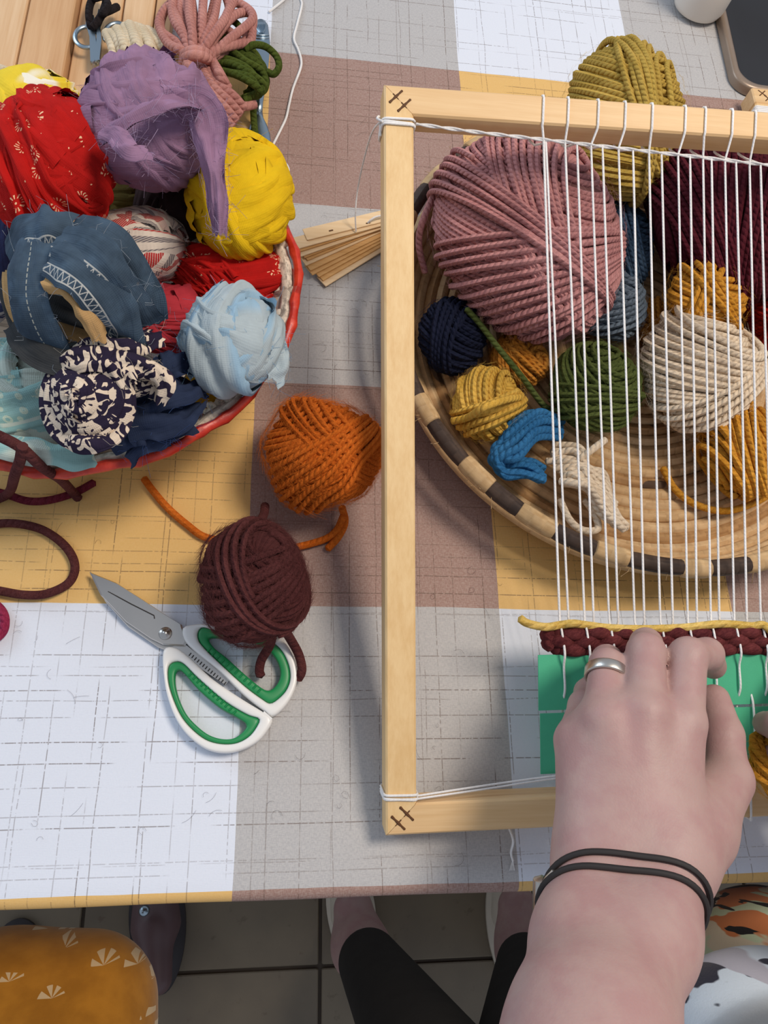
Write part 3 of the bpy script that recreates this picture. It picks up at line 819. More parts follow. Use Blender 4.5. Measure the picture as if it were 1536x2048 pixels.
def ellipsoid(c, rad, B, n=24, m=36, noise=0.0, seed=0, lump=0.0):
    th = np.linspace(0.02, np.pi - 0.02, n); ph = np.linspace(0, 2 * np.pi, m, endpoint=False)
    T, Ph = np.meshgrid(th, ph, indexing='ij')
    p = np.stack([np.sin(T) * np.cos(Ph), np.sin(T) * np.sin(Ph), np.cos(T)], -1).reshape(-1, 3)
    k = lump_k(p, lump, seed)
    if noise:
        rg = np.random.default_rng(seed); w = rg.normal(size=(6, 3)) * 3; f = rg.uniform(0, 6, 6)
        k = 1 + noise * np.sin(p @ w.T + f).mean(1, keepdims=True)
    V = c + (p * rad * k) @ B.T
    return (V, grid_faces(n, m, close_m=True), np.stack([Ph.ravel() * rad.mean(), T.ravel() * rad.mean()], 1))

def hairs(c, rad, B, n, seed, length=0.009, r=0.00007, lift=0.22, lump=0.0, lseed=0):
    rg = np.random.default_rng(seed); V = []; F = []; k = 0
    p = nrm(rg.normal(size=(n, 3)))
    view = B.T @ nrm(CAM_C - c)
    p = p[p @ view > -0.25]
    tan = nrm(np.cross(p, rg.normal(size=p.shape))); L = length * rg.uniform(0.4, 1.3, len(p))
    base = p * rad * lump_k(p, lump, lseed); N = nrm(p / rad); curl = nrm(np.cross(N, tan)) * rg.normal(scale=0.5, size=(len(p), 1))
    up = lift * rg.uniform(0.1, 1.2, (len(p), 1))
    s = np.array([0, 0.33, 0.66, 1.0])
    pts = base[:, None] + L[:, None, None] * (s[None, :, None] * (tan + N * up)[:, None] + (s ** 2)[None, :, None] * (curl - N * 0.25 * up)[:, None])
    side = nrm(np.cross(tan, N)); q = N
    ring = np.stack([side, -0.5 * side + 0.87 * q, -0.5 * side - 0.87 * q], 1) * r
    VV = pts[:, :, None] + ring[:, None] * (1 - 0.6 * s)[None, :, None, None]
    m = len(p); VV = VV.reshape(-1, 3)
    gf = grid_faces(4, 3, close_m=True)
    F = (gf[None] + (np.arange(m) * 12)[:, None, None]).reshape(-1, 4)
    return (c + VV @ B.T, F, None)

def yarn_ball(name, label, px, py, rx, ry, h, mat, fz, yr=0.0023, vert=0.85, bands=((0, 1, 0.2),), seed=0, tilt=0.0, group=None, hair=260, tails=(), lump=0.03, hlift=0.22):
    """bands: first covers the whole ball; later ones (ax,ay,az,d0,d1[,prec]) lie on top"""
    c, rad, B = ball_frame(px, py, rx, ry, h, vert, tilt)
    rad = rad - yr * (1.2 + 0.8 * min(len(bands) - 1, 2))
    root = thing(name, label, 'yarn ball', c - np.array([0, 0, rad[2]]), group)
    build('core', ellipsoid(c, rad - yr * 0.4, B, 16, 24, 0, seed, lump), mat, root)
    lay = 0.0; Rm = rad.mean(); gg = []
    for k, b in enumerate(bands):
        d0, d1 = (b[3], b[4]) if len(b) > 4 else (-0.96, 0.96)
        prec = b[5] if len(b) > 5 else 0.25
        turns = max(1.0, abs(d1 - d0) * Rm / (2 * yr) * 1.12)
        if k == 0: turns *= 1.25
        gg += wind(c, rad, B, b[:3], d0, d1, turns, yr, lay + yr * 0.2, seed * 31 + k, prec=prec, lump=lump, lseed=seed)
        lay += yr * (1.0 if k == 0 else 0.85)
    build('winding', gg, mat, root)
    for tl in tails: build('loose_end', tube(catmull(tl, 10), yr * (1.45 if group is None else 1.1), 9), mat, root)
    if hair:
        o = build('fuzz', hairs(c, rad + lay * 0.75 + yr * 0.3, B, hair * 3, seed + 77, lift=hlift, lump=lump, lseed=seed), fz, root); tag(o, kind='stuff')
    return root

G = 'wool balls in the coiled basket'
def ym(name, c, c2=None, **k): return yarn_mat(name, c, c2, **k), fuzz_mat(name + '_fuzz', c2 or c)
pink = ym('dusty_pink_wool', (174, 116, 116), (206, 152, 150))
mustard = ym('mustard_wool', (178, 146, 62), (206, 176, 94))
burg = ym('burgundy_wool', (70, 22, 32), (92, 36, 46))
slate1 = ym('slate_blue_wool', (58, 82, 108), (88, 112, 136))
slate2 = ym('grey_blue_wool', (84, 98, 114), (122, 136, 150))
gold = ym('gold_wool', (190, 126, 34), (222, 162, 66))
red_w = ym('red_wool', (150, 26, 26), (184, 50, 40))
cream = ym('cream_wool', (220, 196, 166), (240, 224, 200))
green = ym('green_wool', (68, 80, 38), (96, 106, 58))
navy = ym('navy_wool', (20, 23, 40), (32, 37, 58))
ogold = ym('orange_gold_wool', (196, 122, 36), (224, 158, 74))
yellow = ym('corn_yellow_wool', (206, 156, 54), (232, 192, 98))
blue = ym('bright_blue_wool', (38, 96, 146), (66, 128, 176))
orange = ym('orange_wool', (190, 88, 22), (220, 122, 46), strength=0.55)
maroon = ym('maroon_wool', (68, 33, 35), (100, 58, 57), strength=0.5)
pinkb = ym('rose_wool', (178, 118, 110), (206, 150, 140))
dgreen = ym('moss_green_wool', (56, 70, 26), (92, 104, 46))
creamb = ym('ivory_wool', (214, 194, 160), (236, 220, 192))

yarn_ball('yarn_ball', 'largest wool ball, dusty pink, under the warp threads', 1055, 465, 190, 200, 0.070, *pink, yr=0.0023, vert=0.80, seed=1, group=G, hair=420, tilt=0.3,
          bands=((0.25, 1, 0.5), (1, 0.25, 0.55, 0.05, 0.75), (-0.35, 1, 0.15, -0.85, -0.05, 0.5), (0.6, 0.9, 0.1, -0.25, 0.1, 0.2)),
          tails=([P(1000, 283, 0.10), P(935, 312, 0.085), P(880, 370, 0.072), P(846, 440, 0.066), P(838, 490, 0.05), P(850, 545, 0.035)],))
yarn_ball('yarn_ball', 'mustard green wool ball behind the far rail of the loom', 1246, 245, 132, 148, 0.072, *mustard, yr=0.0025, vert=0.9, seed=2, group=G, hair=250,
          bands=((0.2, 1, 0.3), (0.95, 0.2, 0.5, 0.25, 0.85), (1, 0.1, -0.1, -0.12, 0.16)))
yarn_ball('yarn_ball', 'large dark burgundy wool ball in the basket beside the pink one', 1458, 428, 172, 166, 0.070, *burg, yr=0.0023, vert=0.80, seed=3, group=G, hair=250,
          bands=((1, 0.15, 0.2), (1, -0.25, 0.3, -0.3, 0.5), (0.9, 0.4, 0.2, -0.8, -0.2)))
yarn_ball('yarn_ball', 'deep slate blue wool ball wedged between pink and burgundy balls', 1252, 482, 58, 80, 0.036, *slate1, yr=0.002, seed=4, group=G, hair=100, bands=((0.3, 1, 0.3), (1, 0.3, 0.2, -0.4, 0.5)))
yarn_ball('yarn_ball', 'grey blue wool ball touching the lower side of the pink ball', 1222, 606, 72, 78, 0.036, *slate2, yr=0.0021, seed=5, group=G, hair=130, bands=((0.4, 1, 0.3), (-0.2, 1, 0.4, -0.5, 0.5)))
yarn_ball('yarn_ball', 'golden wool ball behind the cream ball', 1412, 604, 88, 82, 0.066, *gold, yr=0.0024, seed=6, group=G, hair=150, bands=((0.2, 1, 0.4), (1, -0.5, 0.2, -0.5, 0.1), (0.9, 0.6, 0.3, 0.0, 0.5)))
yarn_ball('yarn_ball', 'red wool ball at the picture edge beside the cream ball', 1568, 610, 80, 95, 0.04, *red_w, yr=0.0022, seed=7, group=G, hair=90, bands=((0.2, 1, 0.4), (1, -0.5, 0.2, -0.5, 0.5)))
yarn_ball('yarn_ball', 'cream wool ball with thick horizontal strands', 1402, 741, 128, 122, 0.056, *cream, yr=0.0023, vert=0.8, seed=8, group=G, hair=260,
          bands=((0.1, 1, 0.15), (0.25, 1, 0.3, -0.15, 0.75), (-0.5, 0.8, 0.3, -0.5, -0.1), (0.35, 1, 0.5, 0.55, 0.8)))
yarn_ball('yarn_ball', 'golden wool ball with a loose strand, nearest the empty basket floor', 1492, 898, 100, 98, 0.043, *gold, yr=0.0024, seed=9, group=G, hair=150,
          bands=((1, 0.45, 0.2), (1, 0.2, 0.4, -0.4, 0.4), (1, 0.6, 0.0, -0.85, -0.45)),
          tails=([P(1326, 936, 0.016), P(1350, 978, 0.016), P(1390, 1008, 0.018), P(1450, 1022, 0.022), P(1510, 1005, 0.026), P(1560, 975, 0.03)],))
yarn_ball('yarn_ball', 'moss green wool ball next to the bright blue hank', 1190, 776, 97, 96, 0.042, *green, yr=0.002, vert=0.9, seed=10, group=G, hair=280, bands=((-0.1, 1, 0.5), (0.5, 0.6, 0.8, -0.2, 0.85), (0.0, 1, 0.1, -0.6, 0.0)),
          tails=([P(933, 618, 0.06), P(960, 648, 0.055), P(1000, 700, 0.05), P(1045, 755, 0.046), P(1085, 808, 0.035), P(1110, 822, 0.03)],))
yarn_ball('yarn_ball', 'dark navy wool ball against the basket rim', 902, 672, 72, 76, 0.036, *navy, yr=0.002, seed=11, group=G, hair=150, bands=((0.6, 1, 0.4), (1, -0.3, 0.4, -0.4, 0.5)))
yarn_ball('yarn_ball', 'small orange gold wool ball between navy and green balls', 1040, 716, 62, 56, 0.028, *ogold, yr=0.002, seed=12, group=G, hair=110, bands=((1, -0.1, 0.7), (0.8, 0.6, 0.2, -0.3, 0.6)))
yarn_ball('yarn_ball', 'corn yellow wool ball with crossing strands by the basket rim', 976, 806, 77, 80, 0.034, *yellow, yr=0.0024, seed=13, group=G, hair=170,
          bands=((1, 0.15, 0.55), (-0.35, 1, 0.1, -0.6, 0.12, 0.1)),
          tails=([P(905, 842, 0.036), P(935, 835, 0.046), P(968, 815, 0.064), P(1010, 800, 0.062), P(1040, 795, 0.05)],))
yarn_ball('yarn_ball', 'small tan wool ball half hidden behind the cream ball', 1312, 648, 44, 50, 0.026, *ogold, yr=0.002, seed=14, group=G, hair=60, bands=((0.4, 1, 0.4), (1, 0.2, 0.4, -0.4, 0.4)))
yarn_ball('yarn_ball', 'fuzzy orange wool ball on the cloth beside the loom', 648, 908, 120, 118, 0.040, *orange, yr=0.0018, vert=0.85, seed=15, hair=1900, lump=0.11, hlift=0.12,
          bands=((-0.55, 1, 0.25), (0.75, 0.75, 0.2, 0.1, 0.75), (-0.7, 0.8, 0.1, -0.55, 0.25, 0.5)),
          tails=([P(684, 1015, 0.022), P(690, 1045, 0.010), P(676, 1075, 0.004), P(655, 1098, 0.003)], [P(688, 1030, 0.018), P(672, 1062, 0.006), P(640, 1082, 0.003), P(560, 1098, 0.003), P(480, 1085, 0.003), P(413, 1075, 0.003), P(375, 1050, 0.003), P(335, 1015, 0.003), P(305, 980, 0.003), P(288, 957, 0.003)]))
yarn_ball('yarn_ball', 'fuzzy dark maroon wool ball resting on the scissors handle', 505, 1162, 113, 130, 0.050, *maroon, yr=0.0021, vert=0.8, seed=16, hair=2400, lump=0.06, hlift=0.14,
          bands=((0.45, 1, 0.5), (-0.4, 1, 0.2, -0.5, 0.6, 0.5), (0.8, 0.5, 0.5, 0.1, 0.6)),
          tails=([P(566, 1255, 0.04), P(582, 1280, 0.02), P(598, 1310, 0.012), P(604, 1340, 0.010), P(596, 1358, 0.006)], [P(545, 1262, 0.04), P(540, 1290, 0.02), P(524, 1318, 0.010), P(519, 1340, 0.009), P(522, 1352, 0.008)],
                 [P(430, 1110, 0.05), P(410, 1140, 0.03), P(402, 1160, 0.02)], [P(520, 1045, 0.05), P(528, 1028, 0.03), P(530, 1012, 0.02)]))

# ---------------------------------------------------------------- hanks and loose strands
def hank(name, label, cat, mat, paths, r, n=10, group=None):
    allp = np.vstack([np.asarray(p) for p in paths])
    root = thing(name, label, cat, (allp[:, 0].mean(), allp[:, 1].mean(), allp[:, 2].min() - r), group)
    for p in paths: build('strand', tube(catmull(p, n), r, 9), mat, root)
    return root
def pp(*a): return [P(*q) for q in a]

# bright blue hank in the right basket
rg = np.random.default_rng(21)
bl = []
for k in range(11):
    o = k * 9 - 45; z = 0.030 + 0.004 * (k % 3) + 0.0012 * k
    j = lambda s=5: rg.normal(scale=s)
    bl.append(pp((1118 + j(), 835 + o * 0.4 + 18 + j(), z - 0.006), (1075 + j(), 845 + o * 0.62 + j(), z + 0.006), (1030 + o * 0.1 + j(), 880 + o * 0.7 + j(), z + 0.010), (988 + abs(o) * 0.45 + j(), 905 + o * 0.55 + j(), z + 0.004), (1000 + abs(o) * 0.35 + j(), 935 + o * 0.45 + j(), z), (1050 + j(), 935 + o * 0.35 + j(), z + 0.002), (1082 + j(), 950 + o * 0.25 + j(), z - 0.004)))
hank('yarn_hank', 'bright blue wool hank lying on the basket wall', 'yarn hank', blue[0], bl, 0.0028, group='small hanks in the coiled basket')
# cream hank
cr = []
for k in range(16):
    o = (k - 7.5) * 0.62; z = 0.020 + 0.003 * (k % 3) + 0.001 * k
    j = lambda s=6: rg.normal(scale=s)
    cr.append(pp((1112 + j() + o * 3, 930 + o * 8 + j(), z + 0.004), (1150 + j(), 935 + o * 7 + j(), z + 0.010), (1178 + j(4), 955 + o * 5 + j(4), z + 0.012), (1205 + j(), 990 + o * 8 + j(), z + 0.008), (1235 + j() + o * 3, 1035 + o * 6 + j(), z + 0.004)))
cr.append(pp((1150, 930, 0.036), (1168, 912, 0.042), (1190, 895, 0.044), (1210, 880, 0.042)))
cr.append(pp((1120, 1000, 0.03), (1140, 1040, 0.034), (1165, 1060, 0.036), (1195, 1058, 0.036), (1190, 1030, 0.036), (1170, 1000, 0.036)))
hank('yarn_hank', 'loose cream wool hank on the basket floor below the blue hank', 'yarn hank', cream[0], cr, 0.0026, group='small hanks in the coiled basket')

# rose hank tied in a bow, far left
TIE = (392, 118)
rs = []
loops = [((330, 20), (322, 60), (350, 8)), ((352, -25), (345, 30), (372, -20)), ((385, -40), (378, 20), (400, -45)), ((412, -40), (405, 25), (428, -30)), ((440, -20), (428, 35), (452, 20)), ((470, 5), (448, 40), (500, 35)), ((505, 30), (470, 30), (490, 75)), ((455, 60), (440, 55), (462, 78)), ((318, 45), (335, 85), (335, 15)), ((366, -35), (360, 25), (352, -30))]
for k, (tip, w1, w2) in enumerate(loops):
    z = 0.040 + 0.004 * (k % 3)
    rs.append(pp((TIE[0] - 10 + k * 2, TIE[1] + 6, 0.052), ((TIE[0] + w1[0]) / 2, (TIE[1] + w1[1]) / 2, z + 0.012), (w1[0], w1[1], z + 0.006), (tip[0], tip[1], z - 0.004), (w2[0] + 6, w2[1], z - 0.002), ((TIE[0] + w2[0]) / 2 + 8, (TIE[1] + w2[1]) / 2 + 6, z + 0.008), (TIE[0] + 4 + k * 1.5, TIE[1] + 10, 0.05)))
for k in range(8):
    o = k - 3.5; z = 0.050 + 0.003 * (k % 2)
    rs.append(pp((TIE[0] + o * 4, TIE[1] + 2, 0.052), (400 + o * 7, 150 + o * 0.5, z + 0.006), (425 + o * 6, 185 - o * 3, z + 0.006), (452 + o * 5, 212 - o * 5, z + 0.002), (474 + o * 4, 238 - o * 6, z - 0.006)))
rs.append(pp((474, 212, 0.044), (492, 212, 0.042), (510, 208, 0.040)))
rs.append(pp((420, 105, 0.055), (450, 95, 0.054), (480, 88, 0.05), (500, 84, 0.046), (505, 60, 0.044)))
rose = hank('yarn_hank', 'rose pink wool hank tied in a bow behind the lilac rag ball', 'yarn hank', pinkb[0], rs, 0.0037)
tie = []
for k in range(2):
    tie += tube(catmull(pp((366 + k * 3, 128 + k * 8, 0.05), (372, 108 + k * 9, 0.066), (392, 102 + k * 9, 0.072), (414, 108 + k * 9, 0.066), (424, 122 + k * 8, 0.05)), 10), 0.0042, 9)
build('knot', tie + tube(catmull(pp((424, 122, 0.054), (436, 142, 0.064), (446, 160, 0.062), (455, 176, 0.056)), 8), 0.0042, 9) + tube(catmull(pp((372, 120, 0.06), (380, 138, 0.068), (378, 150, 0.062)), 8), 0.0045, 9), pinkb[0], rose)

# moss green hank
gs = []
for k in range(16):
    o = k - 7.5; z = 0.016 + 0.004 * (k % 4) + 0.0012 * k
    j = lambda s=4: rg.normal(scale=s)
    gs.append(pp((424 + j(), 112 + o * 4.5 + j(), z), (455 + j(), 108 + o * 5 + j(), z + 0.010), (492 + o * 1.0 + j(), 122 + o * 5 + j(), z + 0.012), (525 - abs(o) * 1.4 + j(), 148 + o * 4.5 + j(), z + 0.006), (522 - abs(o) * 2 + j(), 176 + o * 2.2 + j(), z), (490 + j() - o, 196 + j(), z - 0.002)))
gs.append(pp((490, 100, 0.046), (508, 90, 0.048), (532, 94, 0.046), (552, 112, 0.042), (558, 132, 0.040), (548, 148, 0.038), (534, 144, 0.038)))
gs.append(pp((500, 190, 0.022), (506, 215, 0.014), (508, 245, 0.006), (512, 275, 0.0055)))
gs.append(pp((440, 60, 0.03), (462, 42, 0.034), (478, 52, 0.034), (492, 72, 0.034)))
hank('yarn_hank', 'dark moss green wool hank beside the silver fork', 'yarn hank', dgreen[0], gs, 0.0029)

# ivory hank on the pine board
iv = []
for k in range(12):
    o = k - 5.5; z = 0.026 + 0.003 * (k % 3) + 0.0012 * (6 - abs(o))
    j = lambda s=3: rg.normal(scale=s)
    iv.append(pp((292 + o * 9 + j(), 150 + j(), z - 0.006), (288 + o * 9.5 + j(), 110 + abs(o) * 1.5 + j(), z + 0.010), (276 + o * 9 + j(), 78 + abs(o) * 2 + j(), z + 0.012), (262 + o * 8 + j(), 52 + abs(o) * 3 + j(), z)))
hank('yarn_hank', 'ivory wool hank lying on the pine board beside small scissors', 'yarn hank', creamb[0], iv, 0.0048)

blk = yarn_mat('black_wool', (30, 26, 28), (52, 46, 48))
bk = [pp((182, 58, 0.021), (178, 30, 0.026), (182, 4, 0.024), (198, -14, 0.022), (212, -4, 0.024), (206, 24, 0.028), (196, 42, 0.026), (184, 56, 0.024)),
      pp((206, 24, 0.028), (214, 8, 0.028), (208, -8, 0.026), (190, -4, 0.03)), pp((208, 26, 0.028), (222, 20, 0.028), (234, 14, 0.022)), pp((204, -10, 0.03), (216, 10, 0.032), (206, 28, 0.032), (214, 18, 0.030))]
hank('yarn_scrap', 'short tangle of black yarn looped through the small scissors', 'yarn', blk, bk, 0.0032)

def strand(label, mat, paths, r, cat='yarn', name='yarn_strand', group=None):
    g_ = []
    for p in paths: g_ += tube(catmull(p, 12), r, 9)
    return tag(build(name, g_, mat), label, cat, group)
mr = 0.0031
strand('maroon wool strand crossing the red basket rim', maroon[0], [pp((-60, 850, 0.118), (0, 873, 0.116), (45, 898, 0.112), (85, 935, 0.092), (120, 958, 0.055), (142, 980, 0.015), (156, 996, mr)),
        pp((45, 892, 0.116), (40, 920, 0.104), (30, 948, 0.086), (18, 985, 0.02), (-10, 1000, 0.004), (-50, 1010, 0.004))], mr, group='maroon strands on the cloth')
strand('dark red wool strand lying on ochre squares below the red rim', yarn_mat('wine_wool', (92, 26, 42), (124, 50, 62)), [pp((-40, 975, mr), (10, 988, mr), (55, 1002, mr), (100, 1000, mr), (150, 985, mr), (188, 965, mr))], 0.0027, group='maroon strands on the cloth')
strand('maroon wool strand laid in a wide open loop on ochre squares', maroon[0], [pp((-70, 1065, mr), (-20, 1050, mr), (30, 1047, mr), (85, 1060, mr), (130, 1092, mr), (150, 1130, mr), (138, 1165, mr), (95, 1187, mr), (50, 1190, mr), (0, 1182, mr), (-60, 1170, mr))], 0.0029, group='maroon strands on the cloth')
strand('short crimson wool strand at the picture edge on a white square', yarn_mat('crimson_wool', (130, 28, 62), (164, 58, 88)), [pp((-60, 1195, mr), (-20, 1203, mr), (4, 1222, mr), (10, 1245, mr), (2, 1268, mr), (-30, 1290, mr))], 0.0029, group='maroon strands on the cloth')
wr = 0.0011
o = strand('thin white string winding past the silver fork over mauve squares', cotton, [pp((538, 24, wr), (548, 16, wr), (570, -2, wr), (590, -22, wr), (602, 0, wr), (603, 14, wr), (594, 50, wr), (588, 77, wr), (596, 98, wr), (602, 118, wr), (601, 137, wr), (586, 177, wr), (578, 210, wr), (572, 236, wr), (560, 262, wr), (546, 290, wr), (538, 310, wr)),
     pp((538, 312, wr), (556, 318, wr), (572, 328, wr), (577, 342, wr), (566, 346, wr), (552, 334, wr))], wr, 'string', 'white_string')
strand('soft beige wool strand lying across the pine boards', creamb[0], [pp((-30, 128, 0.0205), (5, 138, 0.0205), (30, 150, 0.0205), (60, 168, 0.0205))], 0.0032)
# ---------------------------------------------------------------- rag balls
def strip_on(c, rad, B, axis, dc, width, layer, seed, t0=0.0, arc=2 * math.pi * 1.08, folds=2.0, amp=0.0009, across=17, wander=0.10, raise_end=0.0, flare=0.0):
    rg = np.random.default_rng(seed); n = max(int(arc / (2 * math.pi) * 90), 20)
    nl = nrm(B.T @ cam_vec(axis)); a = np.array([0, 0, 1.0]) if abs(nl[2]) < 0.8 else np.array([1.0, 0, 0])
    e1 = nrm(np.cross(nl, a)); e2 = np.cross(nl, e1)
    t = np.linspace(t0, t0 + arc, n); v = np.linspace(-1, 1, across)
    Rm = rad.mean()
    cen = dc + wander * smooth_noise(n, rg, 5) * 0.6
    gath = np.clip(0.92 + 0.24 * smooth_noise(n, rg, 4), 0.45, 1.2)         # where the strip is bunched together
    w = width / (2 * Rm) * gath
    jag = 0.022 * smooth_noise(n, rg, 40)
    d = np.clip(cen[:, None] + v[None] * w[:, None] + jag[:, None] * (np.abs(v) > 0.95)[None], -0.985, 0.985)
    rho = np.sqrt(1 - d ** 2)
    p = nl * d[..., None] + rho[..., None] * (np.cos(t)[:, None, None] * e1 + np.sin(t)[:, None, None] * e2)
    off = layer + 0.0012 * (1 - v[None] ** 4)
    am = amp * (0.55 + 2.2 * np.clip(1.05 - gath, 0, 1))
    for k in range(3):
        ph = smooth_noise(n, rg, 3) * 1.5 + rg.uniform(0, 6.28); fq = folds * (0.55 + 0.75 * k)
        s = np.sin(fq * v[None] * math.pi + ph[:, None])
        off = off + (am / (k * 0.7 + 1))[:, None] * (np.abs(s) ** 0.7 - 0.5) * (0.35 + 0.65 * np.abs(smooth_noise(n, rg, 5)))[:, None]
    off = off - 0.0022 * (np.abs(v) > 0.99)[None]
    if flare:
        fl_ = np.clip(smooth_noise(n, rg, 9), 0, 1.5)[:, None] * np.clip((v[None] - 0.55) / 0.45, 0, 1) ** 1.3
        off = off + flare * fl_ + 0.0022 * (v[None] > 0.99)
    if raise_end: off = off + raise_end * np.clip((t - t[-1] + 0.6) / 0.6, 0, 1)[:, None] ** 2
    W = c + (p * (rad + off[..., None])) @ B.T
    s_ = np.cumsum(np.r_[0, np.linalg.norm(np.diff(W[:, across // 2], axis=0), axis=1)])
    UV = np.stack(np.broadcast_arrays(s_[:, None] + rg.uniform(0, 1), v[None] * width / 2), -1)
    return (W.reshape(-1, 3), grid_faces(n, across), UV.reshape(-1, 2))

def edge_threads(W, n, seed, length=0.006, r=0.00009):
    """frayed threads along a polyline"""
    rg = np.random.default_rng(seed); g_ = []
    idx = rg.integers(1, len(W) - 1, n)
    for i in idx:
        d = nrm(rg.normal(size=3)); q = W[i]; L = length * rg.uniform(0.4, 1.6)
        g_ += tube([q, q + d * L * 0.5, q + d * L + rg.normal(size=3) * L * 0.35], r, 3, caps=False)
    return g_

def ribbon(path, up, width, folds=1.5, amp=0.0008, seed=0, across=11, curl=0.0, wvar=0.12, taper=0.0):
    """free-hanging cloth strip with two faces; up: per-point or constant surface normal"""
    rg = np.random.default_rng(seed); p = np.asarray(path, float); n = len(p)
    T = nrm(np.gradient(p, axis=0)); U = np.broadcast_to(np.asarray(up, float), p.shape)
    N = nrm(U - T * np.sum(U * T, 1, keepdims=True)); S = np.cross(T, N)
    v = np.linspace(-1, 1, across); w = width / 2 * (1 + wvar * smooth_noise(n, rg, 6))
    if taper: w = w * (1 - taper * np.clip((np.linspace(0, 1, n) - 0.45) / 0.55, 0, 1))
    off = np.zeros((n, across))
    for k in range(3):
        ph = smooth_noise(n, rg, 4) * 1.5 + rg.uniform(0, 6.28)
        off += amp / (k + 1) * np.sin((folds * (0.7 + 0.8 * k)) * math.pi * v[None] + ph[:, None])
    off -= curl * v[None] ** 2
    jag = np.zeros((n, across)); jag[0] = -np.abs(rg.normal(size=across)) * 0.0012; jag[-1] = np.abs(rg.normal(size=across)) * 0.0022
    W = p[:, None] + T[:, None] * jag[..., None] + S[:, None] * (v[None] * w[:, None])[..., None] + N[:, None] * off[..., None]
    s_ = np.cumsum(np.r_[0, np.linalg.norm(np.diff(p, axis=0), axis=1)])
    UV = np.stack(np.broadcast_arrays(s_[:, None] + rg.uniform(0, 1), v[None] * width / 2), -1).reshape(-1, 2)
    V1 = W.reshape(-1, 3); V2 = (W - N[:, None] * 0.0005).reshape(-1, 3)
    F = grid_faces(n, across)
    return [(V1, F, UV), (V2, F[:, ::-1], UV)], W

def rag_ball(label, px, py, rx, ry, h, mat, fray, seed, axes, n=16, width=0.02, vert=0.85, tilt=0.0, group='rag balls in the red rimmed basket', folds=2.0, amp=0.0009, spread=0.3, threads=60, inner=None, dmax=0.75, name='rag_ball', flare=0.0):
    c, rad, B = ball_frame(px, py, rx, ry, h, vert, tilt)
    rad = rad - 0.0095
    root = thing(name, label, 'rag ball', c - np.array([0, 0, rad[2] + 0.004]), group)
    build('core', ellipsoid(c, rad, B, 20, 30, 0.05, seed), inner or (mat[0] if isinstance(mat, list) else mat), root)
    rg = np.random.default_rng(seed)
    fr = []
    for k in range(n):
        ax = np.array(axes[k % len(axes)], float) + rg.normal(scale=spread, size=3) * np.array([1, 1, 0.6])
        dc = rg.uniform(-dmax, dmax) * (1 - 0.55 * k / n)
        g_ = strip_on(c, rad, B, ax, dc, width * rg.uniform(0.8, 1.25), 0.0003 + 0.0085 * k / n, seed * 97 + k, rg.uniform(0, 6.28), arc=2 * math.pi * rg.uniform(0.7, 1.1), folds=folds, amp=amp * 2.9, flare=flare if k % 2 else 0)
        build('strip', g_, mat if not isinstance(mat, list) else mat[k % len(mat)], root)
        if k > n * 0.35 and threads:
            W = g_[0].reshape(-1, 17, 3); fr += edge_threads(W[:, 0], threads // n + 1, seed + k) + edge_threads(W[:, -1], threads // n + 1, seed + k + 50)
    if fr:
        o = build('frayed_threads', fr, fray, root); tag(o, kind='stuff')
    return root, c, rad, B

fm = fabric_mat
lilac_f = fm('lilac_cotton', (146, 114, 142)); lilac_th = fuzz_mat('lilac_thread', (196, 176, 208))
red_f = fm('red_print_cotton', (176, 26, 23), pattern=pat_red); red_th = fuzz_mat('red_thread', (200, 60, 50))
yel_f = fm('yellow_cotton', (226, 186, 28), var=0.10); yel_th = fuzz_mat('yellow_thread', (236, 208, 90))
ywh_f = fm('yellow_white_cotton', (236, 206, 60), pattern=pat_gingham, var=0.08)
blu_f = fm('blue_cotton', (66, 76, 116)); blu_th = fuzz_mat('blue_thread', (120, 140, 190))
den_f, den_z, den_d = [fm('denim_blue_linen' + q, (62, 78, 94), pattern=denim_pattern(z_, d_), var=0.25) for q, z_, d_ in (('', 0, 0), ('_overlock', 1, 0), ('_stitched', 0, 1))]; den_th = fuzz_mat('denim_thread', (170, 180, 190))
dkden_f = fm('dark_grey_linen', (58, 60, 62)); tan_f = fm('tan_linen', (186, 150, 102))
pld_f = fm('plaid_flannel', (226, 214, 200), pattern=pat_plaid, var=0.05); pld_th = fuzz_mat('flannel_thread', (220, 205, 190))
brn_f = fm('dark_brown_jersey', (62, 46, 46)); brn_th = fuzz_mat('brown_thread', (90, 70, 66))
ras_f = fm('raspberry_jersey', (178, 54, 64), var=0.12); ras_th = fuzz_mat('raspberry_thread', (210, 100, 106))
lbl_f = fm('light_blue_cotton', (170, 184, 190), pattern=pat_fade, var=0.10); lbl_th = fuzz_mat('light_blue_thread', (150, 196, 230))
aqu_f = fm('aqua_print_cotton', (196, 208, 196), pattern=pat_aqua, var=0.06); aqu_th = fuzz_mat('aqua_thread', (190, 220, 214))
bw_f = fm('black_cream_print', (42, 36, 56), pattern=pat_bw, var=0.1); bw_th = fuzz_mat('cream_thread', (210, 200, 180))
nav_f = fm('navy_cotton', (40, 50, 74), var=0.18); nav_th = fuzz_mat('navy_thread', (70, 96, 150))
mus_f = fm('mustard_cotton', (198, 148, 18)); olv_f = fm('olive_cotton', (112, 96, 48))

